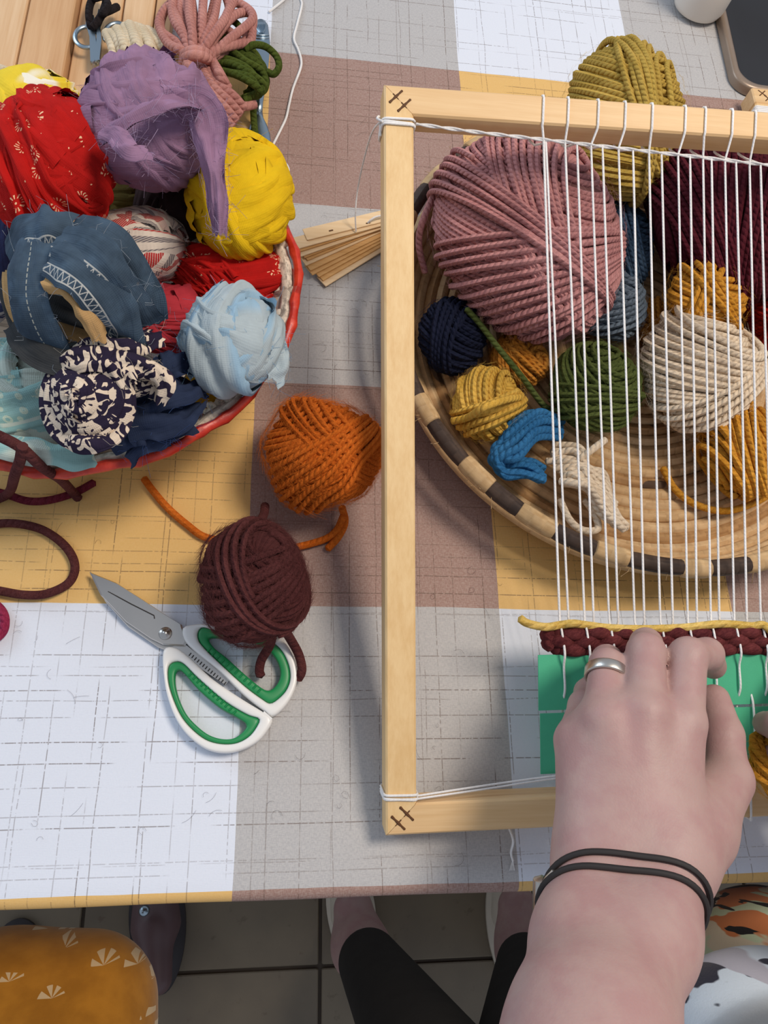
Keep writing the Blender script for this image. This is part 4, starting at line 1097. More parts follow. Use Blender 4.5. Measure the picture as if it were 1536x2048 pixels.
# lower layer first
rag_ball('olive rag ball deep in the basket below the lilac one', 262, 400, 55, 55, 0.042, olv_f, brn_th, 301, [(0.2, 1, 0.2)], 8, 0.016, threads=0)
rag_ball('dark brown jersey rag ball under the lilac and yellow balls', 352, 405, 84, 82, 0.050, brn_f, brn_th, 302, [(0.9, -0.5, 0.2), (1, -0.3, 0.3)], 12, 0.020, folds=3, threads=20)
rag_ball('small mustard rag ball under the light blue one', 418, 768, 48, 42, 0.036, mus_f, yel_th, 303, [(0.3, 1, 0.3), (0.9, 0.5, 0.2)], 9, 0.016, threads=10)
rag_ball('red rag ball with cream print next to the basket wall', 470, 562, 108, 84, 0.056, red_f, red_th, 304, [(0.4, 1, 0.3), (0.6, 0.8, 0.4), (-0.3, 1, 0.2)], 18, 0.022, amp=0.0022, folds=2.5, threads=70)
rag_ball('raspberry pink jersey rag ball in the middle of the basket', 330, 628, 80, 86, 0.060, ras_f, ras_th, 305, [(0.5, 1, 0.3), (-0.4, 1, 0.3), (0.2, 1, 0.6)], 18, 0.014, folds=1.2, amp=0.0007, threads=20)
rag_ball('red and cream plaid flannel rag ball', 284, 490, 94, 74, 0.068, pld_f, pld_th, 306, [(0.7, 0.7, 0.3), (1, 0.2, 0.3)], 14, 0.028, folds=1.2, threads=60)
rag_ball('yellow and white rag ball behind the red printed one', 68, 232, 98, 92, 0.062, ywh_f, yel_th, 307, [(0.2, 1, 0.4), (0.9, 0.5, 0.2)], 14, 0.026, folds=1.6, threads=60)
rag_ball('blue striped rag ball cut by the picture edge', -12, 520, 66, 120, 0.060, [blu_f, blu_f, fm('pale_blue_stripe', (196, 196, 206))], blu_th, 308, [(1, 0.45, 0.2), (1, 0.3, 0.3)], 15, 0.013, folds=2.2, threads=20, spread=0.12)
rag_ball('aqua floral rag ball with pale wraps, nearest the red rim', 48, 806, 140, 128, 0.068, aqu_f, aqu_th, 309, [(-0.2, 1, 0.2), (0.55, 0.9, 0.2), (0.0, 1, 0.3), (0.9, 0.5, 0.4)], 17, 0.026, folds=2.4, amp=0.001, threads=40)
rag_ball('bright yellow rag ball resting on the basket rim', 480, 390, 104, 121, 0.092, yel_f, yel_th, 310, [(0.5, 1, 0.25), (0.8, 0.6, 0.3), (0.2, 1, 0.5), (-0.6, 0.9, 0.2)], 15, 0.034, folds=2.0, amp=0.0013, threads=16)
rag_ball('large red rag ball with cream ray burst print', 100, 332, 120, 142, 0.115, red_f, red_th, 311, [(0.55, 1, 0.3), (0.75, 0.8, 0.2), (0.1, 1, 0.4), (1, 0.2, 0.2)], 17, 0.036, folds=1.8, amp=0.0016, threads=160, flare=0.003)
_, cL, rL, BL = rag_ball('large lilac rag ball with frayed edges and a hanging tail', 300, 244, 138, 131, 0.118, lilac_f, lilac_th, 312, [(0.15, 1, 0.35), (-0.3, 1, 0.3), (0.35, 0.9, 0.5), (0.9, 0.6, 0.3)], 18, 0.036, folds=2.0, amp=0.0016, threads=420, flare=0.005)
lil = _
def hang_strip(name, pts, width, mat, parent, seed, up=(0, 0, 1), thr=None, nthr=40, **k):
    path = resample(catmull(pts, 10), 46)
    g_, W = ribbon(path, up, width, seed=seed, **k)
    o = build(name, g_, mat, parent)
    if thr is not None:
        f_ = edge_threads(W[:, 0], nthr // 2, seed + 1, 0.007) + edge_threads(W[:, -1], nthr // 2, seed + 2, 0.007) + edge_threads(W[-1], nthr // 4, seed + 3, 0.008)
        q = build('frayed_threads', f_, thr, o); tag(q, kind='stuff')
    return o, W
hang_strip('tail', pp((330, 190, 0.165), (385, 195, 0.160), (412, 220, 0.152), (420, 265, 0.146), (424, 310, 0.146), (432, 370, 0.140), (437, 420, 0.136), (440, 465, 0.128)), 0.021, lilac_f, lil, 61, up=cam_vec((0.2, 0.1, 1)), thr=lilac_th, nthr=160, folds=1.6, amp=0.0030, curl=0.004, taper=0.62)
hang_strip('loose_flap', pp((205, 255, 0.158), (228, 262, 0.164), (245, 282, 0.166), (262, 296, 0.166), (292, 296, 0.160)), 0.014, lilac_f, lil, 62, up=cam_vec((0, 0.3, 1)), thr=lilac_th, nthr=60, folds=1.0, amp=0.001, curl=0.004)
hang_strip('loose_flap', pp((200, 275, 0.152), (260, 230, 0.166), (330, 200, 0.168), (390, 205, 0.160)), 0.012, lilac_f, lil, 63, up=cam_vec((0, 0.5, 1)), thr=lilac_th, nthr=110, folds=1.4, amp=0.0014, curl=0.002)

rt, cD, rD, BD = rag_ball('worn denim blue rag ball with white overlock stitching', 150, 580, 134, 138, 0.118, [dkden_f, tan_f, dkden_f], den_th, 313, [(0.7, 0.8, 0.3), (0.9, 0.4, 0.5), (0.3, 0.6, 0.8)], 9, 0.020, folds=1.5, threads=40)
den_paths = [((20, 520, 0.150), (40, 470, 0.168), (90, 455, 0.180), (140, 470, 0.176)),
             ((62, 470, 0.172), (48, 540, 0.174), (52, 610, 0.166), (80, 680, 0.150), (120, 715, 0.130)),
             ((110, 480, 0.184), (170, 500, 0.190), (220, 545, 0.186), (262, 610, 0.166), (280, 655, 0.144)),
             ((100, 510, 0.184), (150, 535, 0.188), (205, 590, 0.180), (242, 650, 0.160), (250, 690, 0.142)),
             ((140, 462, 0.172), (200, 480, 0.178), (250, 530, 0.168), (284, 590, 0.146), (290, 640, 0.126)),
             ((30, 640, 0.140), (70, 690, 0.146), (130, 715, 0.146), (170, 715, 0.140))]
for k, q in enumerate(den_paths):
    hang_strip('strip', pp(*q), 0.024 if k != 5 else 0.02, [den_z, den_d, den_z, den_z, den_z, dkden_f][k], rt, 70 + k, up=nrm(cam_vec((-0.15 if k < 2 else 0.15, 0.05, 1))), thr=den_th, nthr=30, folds=1.0, amp=0.0010, curl=0.0035)
hang_strip('strip', pp((92, 558, 0.176), (140, 575, 0.180), (175, 625, 0.174), (200, 680, 0.158)), 0.011, tan_f, rt, 79, up=cam_vec((0.2, 0, 1)), folds=1, amp=0.001, curl=0.004)

_, c_, r_, B_ = rag_ball('pale blue frayed rag ball near the basket rim', 467, 680, 100, 102, 0.104, lbl_f, lbl_th, 314, [(0.9, 0.25, 0.4), (0.5, 0.9, 0.3), (1, -0.1, 0.3), (-0.4, 0.9, 0.3)], 15, 0.030, folds=1.6, amp=0.0012, threads=260, flare=0.005)
hang_strip('loose_flap', pp((395, 650, 0.11), (378, 680, 0.108), (385, 715, 0.106), (400, 745, 0.104)), 0.016, lbl_f, _, 65, up=cam_vec((-0.5, 0, 1)), thr=lbl_th, nthr=50, folds=1.6, amp=0.0012)
hang_strip('loose_flap', pp((535, 650, 0.11), (552, 690, 0.108), (560, 725, 0.104), (545, 755, 0.1)), 0.016, lbl_f, _, 66, up=cam_vec((0.5, 0, 1)), thr=lbl_th, nthr=50, folds=1.6, amp=0.0012)

# navy crumpled roll
nv = thing('rag_roll', 'navy cotton strips rolled loosely beside the red rim', 'rag roll', P(315, 815, 0.05), 'rag rolls in the basket')
cN, rN, BN = ball_frame(305, 800, 80, 76, 0.080, 0.8)
build('core', ellipsoid(cN, rN - 0.006, BN, 18, 26, 0.12, 5), nav_f, nv)
for k in range(10):
    rg = np.random.default_rng(500 + k)
    build('strip', strip_on(cN, rN - 0.006, BN, np.array((0.25, 1, 0.25)) + rg.normal(scale=0.22, size=3), rg.uniform(-0.6, 0.6), 0.026, 0.0004 * k, 520 + k, rg.uniform(0, 6), folds=2.4, amp=0.0016), nav_f, nv)
for k, q in enumerate([((250, 895, 0.090), (285, 872, 0.100), (325, 852, 0.102), (360, 836, 0.092)), ((265, 800, 0.112), (310, 790, 0.116), (360, 775, 0.110), (392, 765, 0.098)), ((300, 745, 0.108), (335, 730, 0.110), (370, 715, 0.104)),
                       ((255, 850, 0.108), (300, 840, 0.112), (350, 830, 0.106), (385, 800, 0.096)), ((215, 870, 0.094), (255, 858, 0.104), (300, 852, 0.106), (340, 866, 0.094))]):
    hang_strip('strip', pp(*q), 0.021, nav_f, nv, 90 + k, up=cam_vec((0, 0.1, 1)), thr=nav_th, nthr=26, folds=1.6, amp=0.0022, curl=0.003)

# black and cream printed roll: flattened spiral coil plus a bundle behind it
bw = thing('rag_roll', 'black and cream printed cotton strip wound into a coil', 'rag roll', P(215, 780, 0.09), 'rag rolls in the basket')
cB = P(178, 800, 0.130)
RX, UY, NZ = CAM_R, CAM_U, -CAM_F
def sp(a, r, z): return cB + RX * (r * math.cos(a) * 1.0) + UY * (r * math.sin(a) * 1.12) + NZ * z
for k in range(5):
    rg = np.random.default_rng(600 + k)
    r0 = 0.0235 - k * 0.0045
    aa = np.linspace(0.3 + k * 1.3, 0.3 + k * 1.3 + 2 * math.pi * 1.05, 60)
    path = np.array([sp(a, r0 * (1 + 0.05 * math.sin(2 * a + k)), 0.004 + k * 0.0042 + 0.001 * math.sin(3 * a)) for a in aa])
    ups = np.array([RX * math.cos(a) + UY * math.sin(a) + NZ * 0.75 for a in aa])
    g_, W = ribbon(path, ups, 0.0155, folds=1.5, amp=0.0013, seed=610 + k, curl=0.0045)
    build('strip', g_, bw_f, bw)
cE, rE, BE = ball_frame(180, 800, 70, 76, 0.118, 0.8)
build('core', ellipsoid(cE, rE - 0.003, BE, 16, 24, 0.08, 8), bw_f, bw)
cE, rE, BE = ball_frame(258, 755, 62, 46, 0.122, 0.8, 0.25)
build('core', ellipsoid(cE, rE - 0.004, BE, 16, 24, 0.1, 9), bw_f, bw)
for k in range(9):
    rg = np.random.default_rng(640 + k)
    build('strip', strip_on(cE, rE - 0.004, BE, np.array((0.55, 0.9, 0.2)) + rg.normal(scale=0.2, size=3), -0.7 + 1.4 * k / 8, 0.013, 0.0003 * k, 650 + k, rg.uniform(0, 6), folds=1.4, amp=0.0013), bw_f, bw)
for k, q in enumerate([((118, 722, 0.134), (150, 706, 0.146), (200, 695, 0.152), (255, 682, 0.150), (312, 668, 0.142)), ((205, 735, 0.148), (245, 720, 0.152), (290, 735, 0.146), (318, 765, 0.134), (312, 795, 0.126)), ((130, 860, 0.128), (170, 880, 0.132), (215, 872, 0.132), (240, 840, 0.130), (236, 800, 0.134)), ((110, 745, 0.14), (135, 720, 0.15), (180, 712, 0.154), (225, 722, 0.152), (250, 760, 0.146))]):
    hang_strip('strip', pp(*q), 0.0135, bw_f, bw, 95 + k, up=cam_vec((0, 0.2, 1)), thr=bw_th, nthr=14, folds=1.2, amp=0.0014, curl=0.0035)
# aqua strip end lying over the rim's inside
hang_strip('strip', pp((-40, 880, 0.092), (30, 895, 0.098), (100, 905, 0.098), (150, 908, 0.094), (186, 908, 0.088)), 0.016, aqu_f, None, 99, up=cam_vec((0, 0.2, 1)), folds=1.2, amp=0.0012, curl=0.003)[0].name = 'rag_strip'
tag(bpy.data.objects['rag_strip'], 'aqua floral cotton strip end lying inside the red rim', 'rag strip')

# ---------------------------------------------------------------- kitchen scissors
def ring_strip(outer, inner, z0, z1, across=9, n=90, round_=0.5):
    O = resample(catmull([P(*q, 0)[:2] for q in outer], 10, True), n, True); I = resample(catmull([P(*q, 0)[:2] for q in inner], 10, True), n, True)
    # align start points
    k = np.argmin(np.linalg.norm(I - O[0], axis=1)); I = np.roll(I, -k, 0)
    if np.linalg.norm(I[n // 4] - O[n // 4]) > np.linalg.norm(I[-n // 4] - O[n // 4]): I = np.roll(I[::-1], 1, 0)
    ang = np.linspace(0, 2 * np.pi, 2 * across, endpoint=False)
    ca, sa = np.cos(ang), np.sin(ang)
    sx = np.sign(ca) * np.abs(ca) ** round_; sz = np.sign(sa) * np.abs(sa) ** round_
    t = 0.5 - 0.5 * sx; z = TZ + (z0 + z1) / 2 + (z1 - z0) / 2 * sz
    V = np.concatenate([(O[:, None] * (1 - t)[None, :, None] + I[:, None] * t[None, :, None]), np.broadcast_to(z[None, :, None], (n, len(ang), 1))], -1)
    return (V.reshape(-1, 3), grid_faces(n, len(ang), close_n=True, close_m=True), None)
def plate(outline, z0, z1, bevel=0.0):
    p = np.array([P(*q, 0)[:2] for q in outline]); n = len(p)
    area = 0.5 * np.sum(p[:, 0] * np.roll(p[:, 1], -1) - np.roll(p[:, 0], -1) * p[:, 1])
    if area < 0: p = p[::-1]
    c = p.mean(0); q = c + (p - c) * (1 - bevel)
    V = np.vstack([np.c_[p, np.full(n, TZ + z0)], np.c_[p, np.full(n, TZ + z1 - (z1 - z0) * 0.35)], np.c_[q, np.full(n, TZ + z1)], [[*c, TZ + z0]], [[*c, TZ + z1]]])
    i = np.arange(n); j = (i + 1) % n
    F4 = np.vstack([np.stack([i, j, n + j, n + i], 1), np.stack([n + i, n + j, 2 * n + j, 2 * n + i], 1)])
    F3 = np.vstack([np.stack([j, i, np.full(n, 3 * n)], 1), np.stack([2 * n + i, 2 * n + j, np.full(n, 3 * n + 1)], 1)])
    return [(V, F4, None), (V, F3, None)]
steel = simple('brushed_steel', (196, 194, 190), 0.28, 1.0, 0.06, 40)
dark_steel = simple('dark_steel', (96, 94, 92), 0.4, 0.8, 0.06, 40)
plastic_w = simple('white_plastic', (236, 236, 234), 0.3, 0, 0.02, 20)
plastic_g = simple('green_plastic', (30, 138, 78), 0.4, 0, 0.06, 60)
sc_ = thing('kitchen_scissors', 'steel scissors with white and green handles on the white square', 'scissors', P(430, 1330, 0))
build('blade', plate([(183, 1149), (205, 1195), (255, 1248), (305, 1282), (330, 1294), (372, 1296), (376, 1290), (366, 1254), (330, 1232), (290, 1205), (235, 1170)], 0.0046, 0.0070, 0.05), steel, sc_, False)
build('blade', plate([(190, 1158), (212, 1205), (258, 1256), (318, 1297), (345, 1308), (375, 1300), (340, 1262), (280, 1215), (225, 1180)], 0.0016, 0.0042, 0.05), steel, sc_, False)
build('tang', plate([(338, 1298), (370, 1290), (460, 1362), (452, 1372), (360, 1312)], 0.0030, 0.0052), steel, sc_, False)
build('blade_groove', tube(pp((216, 1183, 0.0068), (262, 1208, 0.0070), (308, 1231, 0.0071), (309, 1237, 0.0071)), 0.0004, 5), dark_steel, sc_)
gt = []
for k in range(14):
    f = k / 13; gt += tube([P(382 + 70 * f, 1306 + 58 * f, 0.0054), P(378 + 70 * f, 1311 + 58 * f, 0.0054)], 0.0004, 4)
build('tang_teeth', gt, dark_steel, sc_)
pv = P(331, 1267, 0.007)
build('pivot_screw', lathe([(0.0001, 0.0024), (0.0018, 0.0023), (0.0020, 0.0014), (0.0034, 0.0013), (0.0042, 0.0006), (0.0043, -0.001)], pv, 24), steel, sc_)
lo_o = [(330, 1306), (352, 1300), (380, 1318), (425, 1360), (480, 1398), (535, 1432), (545, 1442), (540, 1456), (520, 1482), (490, 1500), (455, 1508), (418, 1502), (385, 1480), (360, 1450), (342, 1410), (332, 1365)]
lo_m = [(340, 1338), (352, 1328), (370, 1332), (400, 1362), (450, 1405), (495, 1432), (518, 1440), (516, 1452), (500, 1474), (475, 1488), (445, 1490), (415, 1482), (388, 1462), (366, 1436), (350, 1402), (340, 1368)]
lo_i = [(354, 1350), (362, 1344), (372, 1352), (400, 1384), (440, 1418), (475, 1438), (492, 1450), (490, 1462), (470, 1478), (446, 1480), (420, 1472), (396, 1454), (376, 1432), (362, 1404), (354, 1375)]
up_o = [(368, 1262), (384, 1256), (412, 1254), (440, 1262), (500, 1262), (540, 1270), (570, 1290), (588, 1322), (594, 1358), (586, 1390), (568, 1418), (545, 1436), (530, 1426), (490, 1395), (440, 1346), (395, 1310), (372, 1286)]
up_m = [(398, 1270), (408, 1260), (440, 1268), (500, 1272), (532, 1282), (560, 1302), (576, 1332), (580, 1360), (572, 1384), (555, 1402), (540, 1410), (525, 1402), (490, 1376), (440, 1330), (408, 1298), (399, 1284)]
up_i = [(420, 1282), (440, 1280), (490, 1286), (524, 1296), (546, 1314), (558, 1336), (560, 1356), (552, 1374), (538, 1384), (522, 1378), (490, 1352), (455, 1320), (430, 1300)]
build('handle', ring_strip(lo_o, lo_m, 0.0008, 0.0100), plastic_w, sc_)
build('handle_grip', ring_strip(lo_m, lo_i, 0.0012, 0.0090), plastic_g, sc_)
build('handle', ring_strip(up_o, up_m, 0.0008, 0.0100), plastic_w, sc_)
build('handle_grip', ring_strip(up_m, up_i, 0.0012, 0.0090), plastic_g, sc_)
gg = []
for k in range(12):
    f = k / 11; a = P(415 + 100 * f, 1303 + 82 * f, 0.0088); b = P(421 + 100 * f, 1297 + 82 * f, 0.0088)
    gg += tube([a, b], 0.0008, 5)
    a = P(378 + 88 * f, 1352 + 76 * f, 0.0088); b = P(384 + 88 * f, 1346 + 76 * f, 0.0088)
    gg += tube([a, b], 0.0008, 5)
build('grip_ridges', gg, plastic_g, sc_)
build('handle_joint', plate([(528, 1424), (546, 1440), (540, 1450), (522, 1436)], 0.001, 0.0096, 0.1), plastic_w, sc_)

# small embroidery scissors on the pine board
chrome = simple('chrome', (168, 186, 198), 0.3, 1.0, 0.03, 30)
es = thing('embroidery_scissors', 'small chrome scissors with round finger rings on the pine board', 'scissors', P(190, 90, 0.01))
HB = 0.0205
def ring3(px, py, rx, ry, h, r, a0=0, a1=360, mx=1.0):
    a = np.radians(np.linspace(a0, a1, 40, endpoint=(a1 - a0) < 360)); pts = np.array([P(px + rx * math.cos(q), py + ry * math.sin(q), h) for q in a])
    return tube(pts, r, 8, closed=(a1 - a0) >= 360, flat=0.75)
build('finger_ring', ring3(174, 74, 24, 21, HB, 0.0021), chrome, es)
build('finger_ring', ring3(234, 70, 25, 24, HB + 0.001, 0.0021, 150, 420), chrome, es)
build('shank', plate([(190, 70), (199, 78), (203, 130), (204, 170), (192, 170), (190, 120), (182, 92)], HB - 0.0015, HB + 0.0018, 0.03), chrome, es)
build('shank', plate([(208, 66), (213, 72), (217, 92), (212, 104), (214, 130), (210, 170), (200, 170), (204, 130), (205, 80)], HB - 0.0005, HB + 0.0028, 0.03), chrome, es)

# ---------------------------------------------------------------- fork
fk = thing('silver_fork', 'silver fork with fluted handle end lying beside the green hank', 'fork', P(520, 180, 0))
def loft(rows, h0=0.0, thick=0.0016):
    """rows: (px left, px right, py, height above cloth)"""
    V = []; m = 9
    for xl, xr, y, h in rows:
        a, b = P(xl, y, h), P(xr, y, h)
        for s in np.linspace(0, 1, m):
            q = a + (b - a) * s; V.append(q + np.array([0, 0, thick * (1 - (2 * s - 1) ** 2)]))
        for s in np.linspace(1, 0, m):
            q = a + (b - a) * s; V.append(q - np.array([0, 0, 0.0006]))
    n = len(rows); F = grid_faces(n, 2 * m, close_m=True)
    capA = [[i, i + 1, 2 * m - 2 - i, 2 * m - 1 - i] for i in range(m - 1)]
    capB = [[(n - 1) * 2 * m + q for q in reversed(c)] for c in capA]
    return (np.array(V), np.vstack([F, np.array(capA), np.array(capB)]), None)
build('handle', loft([(512, 530, 41, 0.003), (508, 536, 50, 0.003), (506, 538, 66, 0.0032), (504, 540, 85, 0.0036), (504, 539, 110, 0.004), (506, 536, 140, 0.005), (509, 531, 175, 0.006), (511, 526, 205, 0.007), (510, 525, 225, 0.006)]), chrome, fk)
build('head', loft([(510, 525, 224, 0.006), (508, 527, 236, 0.0055), (500, 534, 250, 0.004), (494, 540, 268, 0.0028), (492, 542, 285, 0.002), (493, 541, 296, 0.0022)]), chrome, fk)
for k in range(4):
    x = 494 + k * 12.5
    build('tine', loft([(x, x + 8.5, 295, 0.0022), (x + 0.5, x + 8, 330, 0.004), (x + 2, x + 6, 365, 0.008)]), chrome, fk)
gg = []
for k in range(7):
    o = k - 3
    gg += tube(catmull(pp((522 + o * 1.2, 66, 0.0052), (522 + o * 2.6, 58, 0.0052), (522 + o * 3.2, 48, 0.0048)), 6), 0.0007, 5)
for y in (70, 76):
    gg += tube(pp((508, y, 0.0038), (515, y + 1, 0.005), (522, y + 1, 0.0054), (530, y + 1, 0.005), (538, y, 0.0038)), 0.0007, 5)
build('fluting', gg, chrome, fk)

# ---------------------------------------------------------------- fan of wooden slats
slat_m = [wood_mat('slat_a', (222, 176, 116), (196, 146, 84), 'X', 1.2), wood_mat('slat_b', (236, 208, 168), (220, 186, 140), 'X', 1.2)]
sf = thing('slat_fan', 'fan of thin wooden slats tied together beside the loom side rail', 'wooden slats', P(690, 510, 0))
tips = [(392, 952), (362, 890), (318, 850), (246, 828), (225, 780), (176, 725), (190, 668), (160, 640), (112, 628), (95, 575), (90, 540), (190, 445)]
ends = []
for k, (cx, cy) in enumerate(tips):
    sl_ = 0.62 - (0.62 - 0.242) * k / 11
    ends.append((580 + cx * 280 / 1536 + 100, 400 + cy * 240 / 1317 - 100 * sl_))
hs = 0.0012
for k, ((cx, cy), e) in enumerate(zip(tips, ends)):
    tip = (580 + cx * 280 / 1536, 400 + cy * 240 / 1317)
    h = 0.0022 + k * 0.00125
    a = P(tip[0], tip[1], h); b = P(e[0], e[1], h)
    d = nrm(b - a); n2 = np.cross(np.array([0, 0, 1.0]), d)
    L = 0.098; w = 0.0115
    tilt = nrm(np.array([0, 0, 1.0]) - d * d[2])
    c = a + d * L / 2 + n2 * (w / 2)
    build('slat', box(c, (w, L, hs), np.stack([-n2, d, tilt], 1), 0.0003), slat_m[1] if k in (0, 5, 8, 10, 11) else slat_m[0], sf, False)
# slots with cord in the top slat
h = 0.0022 + 11 * 0.00125 + 0.0007
for q in ((662, 461), (736, 446)):
    p_ = P(*q, h); gdir = nrm(P(ends[-1][0], ends[-1][1], h) - P(614, 481, h))
    build('slot', tube([p_ - gdir * 0.0016, p_ + gdir * 0.0016], 0.0007, 8, flat=0.2), dark_mark, sf)
build('cord', tube(catmull(pp((736, 446, h), (742, 440, h + 0.003), (752, 434, h + 0.004), (768, 432, h + 0.002), (790, 440, 0.010), (795, 480, 0.004)), 8), 0.0009, 6), cotton, sf)

# ---------------------------------------------------------------- far right: tray, cup, second loom
tray_b = simple('black_enamel', (30, 32, 38), 0.65, 0, 0.1, 30); tray_r = simple('tray_edge', (148, 130, 114), 0.35, 0.3, 0.12, 50)
tray = thing('serving_tray', 'black tray with a rounded brownish rim behind the loom', 'tray', P(1560, 60, 0))
c0 = P(1486, 182, 0.004)
dl = nrm(P(1428, 0, 0.004) - P(1458, 140, 0.004)); dl[2] = 0; dl = nrm(dl); dr = np.array([dl[1], -dl[0], 0]);
def rrect(L, W, r, n=10):
    pts = []
    for cx, cy, a0 in ((r, r, 180), (W - r, r, 270), (W - r, L - r, 0), (r, L - r, 90)):
        for a in np.radians(np.linspace(a0, a0 + 90, n)): pts.append((cx + r * math.cos(a), cy + r * math.sin(a)))
    return np.array(pts)
TO = P(1462, 190, 0.0)
def TR(q, h): return np.array([TO + dr * x + dl * y + np.array([0, 0, h]) for x, y in q])
rings = [(0.0, 0.0006), (-0.0, 0.008), (0.001, 0.010), (0.004, 0.0105), (0.007, 0.0095), (0.0085, 0.007)]
V = []
base_rr = rrect(0.30, 0.24, 0.022); cen = np.array([0.12, 0.15])
def inset(q, d): 
    L, W = 0.30, 0.24
    return (q - cen) * np.array([(W / 2 - d) / (W / 2), (L / 2 - d) / (L / 2)]) + cen
for d, h in rings: V.append(TR(inset(base_rr, d), h))
build('rim', (np.vstack(V), grid_faces(len(rings), 40, close_m=True), None), tray_r, tray)
V = [TR(inset(base_rr, 0.008), 0.0085), TR(inset(base_rr, 0.010), 0.0075), TR(inset(base_rr, 0.02), 0.0072), TR(inset(base_rr, 0.118), 0.0072)]
build('bed', (np.vstack(V), grid_faces(4, 40, close_m=True), None), tray_b, tray)
cup_m = NT('frosted_plastic').fin(lin(226, 219, 209), 0.6, 0, 0.25)
cupc = P(1392, 18, 0.001)
cr = 52 * depth_of(cupc) / FPX
o = build('plastic_cup', lathe([(0.0005, 0.001), (cr * 0.8, 0.001), (cr * 0.93, 0.003), (cr, 0.008), (cr * 1.03, 0.03), (cr * 1.1, 0.09), (cr * 1.12, 0.092), (cr * 1.08, 0.091), (cr * 0.98, 0.03), (cr * 0.9, 0.006), (0.0005, 0.005)], cupc, 48), cup_m)
tag(o, 'frosted white plastic cup standing beside the black tray', 'cup')
l2 = thing('loom_frame', 'corner of another wooden weaving frame in front of the black tray', 'loom', P(1530, 215, 0))
A0 = P(1503, 173, 0.022)
def blk2(x0, x1, y0, y1): return box((A0[0] + (x0 + x1) / 2, A0[1] + (y0 + y1) / 2, TZ + 0.0015 + 0.010), (x1 - x0, y1 - y0, 0.020), bev=0.0012)
build('rail', blk2(0, 0.28, -0.02, 0), rail_mat_h, l2, False)
build('rail', blk2(0, 0.02, -0.16, -0.0202), rail_mat_v, l2, False)
gg = []
for dx, dy in ((0.010, -0.007), (0.015, -0.013)):
    for s in (1, -1):
        q = np.array([A0[0] + dx, A0[1] + dy, TZ + 0.0216])
        gg += tube([q - np.array([0.0035, 0.0035 * s, 0]), q + np.array([0.0035, 0.0035 * s, 0])], 0.0006, 6, flat=0.4)
build('fastener', gg, dark_mark, l2)
gg = []
for k in range(5):
    y = -0.026 - k * 0.0022
    gg += tube(resample(np.array([(A0[0] - 0.001, A0[1] + y, TZ + 0.003), (A0[0] - 0.001, A0[1] + y, TZ + 0.0225), (A0[0] + 0.021, A0[1] + y, TZ + 0.0225), (A0[0] + 0.021, A0[1] + y, TZ + 0.003)]), 30), 0.001, 6)
build('cord_knot', gg, cotton, l2)
# ---------------------------------------------------------------- people
def skin_mat(name, rgb, rgb2):
    t = NT(name); co = t.coord()
    n1 = t.noise(co, 55, 4); n2 = t.noise(co, 420, 3)
    c = t.mix(t.step(n1, 0.35, 0.68), lin(*rgb), lin(*rgb2))
    vv = t.voronoi(co, 900)
    t.bump(t.math('ADD', t.math('MULTIPLY', vv, 0.4), n2), 0.18, 0.0006)
    return t.fin(c, 0.5, 0, 0.35, Subsurface_Weight=0.08, Subsurface_Scale=0.004)
skin = skin_mat('skin', (176, 146, 140), (170, 134, 131))
nail_m = simple('nail', (222, 176, 166), 0.3, 0, 0.04, 60)
def cone_chain(pts, rads, k): return [(pts[i], pts[i + 1], rads[i], rads[i + 1], k) for i in range(len(pts) - 1)]

weaver = thing('person', 'weaver seen by ringed hand, bare forearm, black wrist cord and printed clothes', 'person', P(1480, 2000, -TZ))
W0 = P(1186, 1712, 0.112); W1 = P(1346, 1712, 0.118)
FM0, FM1 = P(1160, 1880, 0.135), P(1298, 1880, 0.140)
FA0, FA1 = P(1146, 2060, 0.165), P(1218, 2060, 0.168)
fdir = nrm((FA0 + FA1) / 2 - (W0 + W1) / 2)
elbow = (FA0 + FA1) / 2 + fdir * 0.11
shoulder = elbow + np.array([0.13, -0.12, 0.17])
mcp = dict(i=P(1362, 1446, 0.117), m=P(1286, 1428, 0.121), r=P(1207, 1444, 0.115), p=P(1152, 1482, 0.101))
cones = []
cones += [(W0, FM0, 0.0165, 0.0180, 0.02), (W1, FM1, 0.0185, 0.0180, 0.02), (FM0, FA0, 0.0180, 0.0225, 0.02), (FM1, FA1, 0.0180, 0.0225, 0.02)]
cones += [(FA0, elbow, 0.0225, 0.034, 0.02), (FA1, elbow, 0.0225, 0.034, 0.02), (elbow, shoulder, 0.036, 0.044, 0.02)]
wi, wm, wr2, wp = W1 + (W0 - W1) * 0.12, W1 + (W0 - W1) * 0.4, W1 + (W0 - W1) * 0.7, W0
cones += [(wi, mcp['i'], 0.018, 0.0125, 0.016), (wm, mcp['m'], 0.018, 0.0128, 0.016), (wr2, mcp['r'], 0.017, 0.0122, 0.016), (wp, mcp['p'], 0.0165, 0.0115, 0.016)]
dn = np.array([0, 0, -0.012])
cones += [((W0 + W1) / 2 + dn, (mcp['m'] + mcp['r']) / 2 + dn, 0.016, 0.013, 0.016)]
thumb = [P(1392, 1660, 0.104), P(1452, 1560, 0.092), P(1446, 1470, 0.086), P(1428, 1400, 0.080)]
cones += [(W1 + np.array([0, 0, -0.004]), thumb[0], 0.019, 0.018, 0.018), (thumb[0], thumb[1], 0.0185, 0.0128, 0.012), (wi + dn, thumb[1], 0.012, 0.010, 0.014)]
cones += cone_chain(thumb[1:], [0.0126, 0.0112, 0.0092], 0.003)
idx = [mcp['i'], P(1376, 1312, 0.111), P(1414, 1308, 0.096), P(1426, 1332, 0.078)]
mid = [mcp['m'], P(1292, 1304, 0.110), P(1292, 1288, 0.088), P(1290, 1302, 0.063)]
rin = [mcp['r'], P(1214, 1332, 0.103), P(1214, 1320, 0.083), P(1212, 1332, 0.061)]
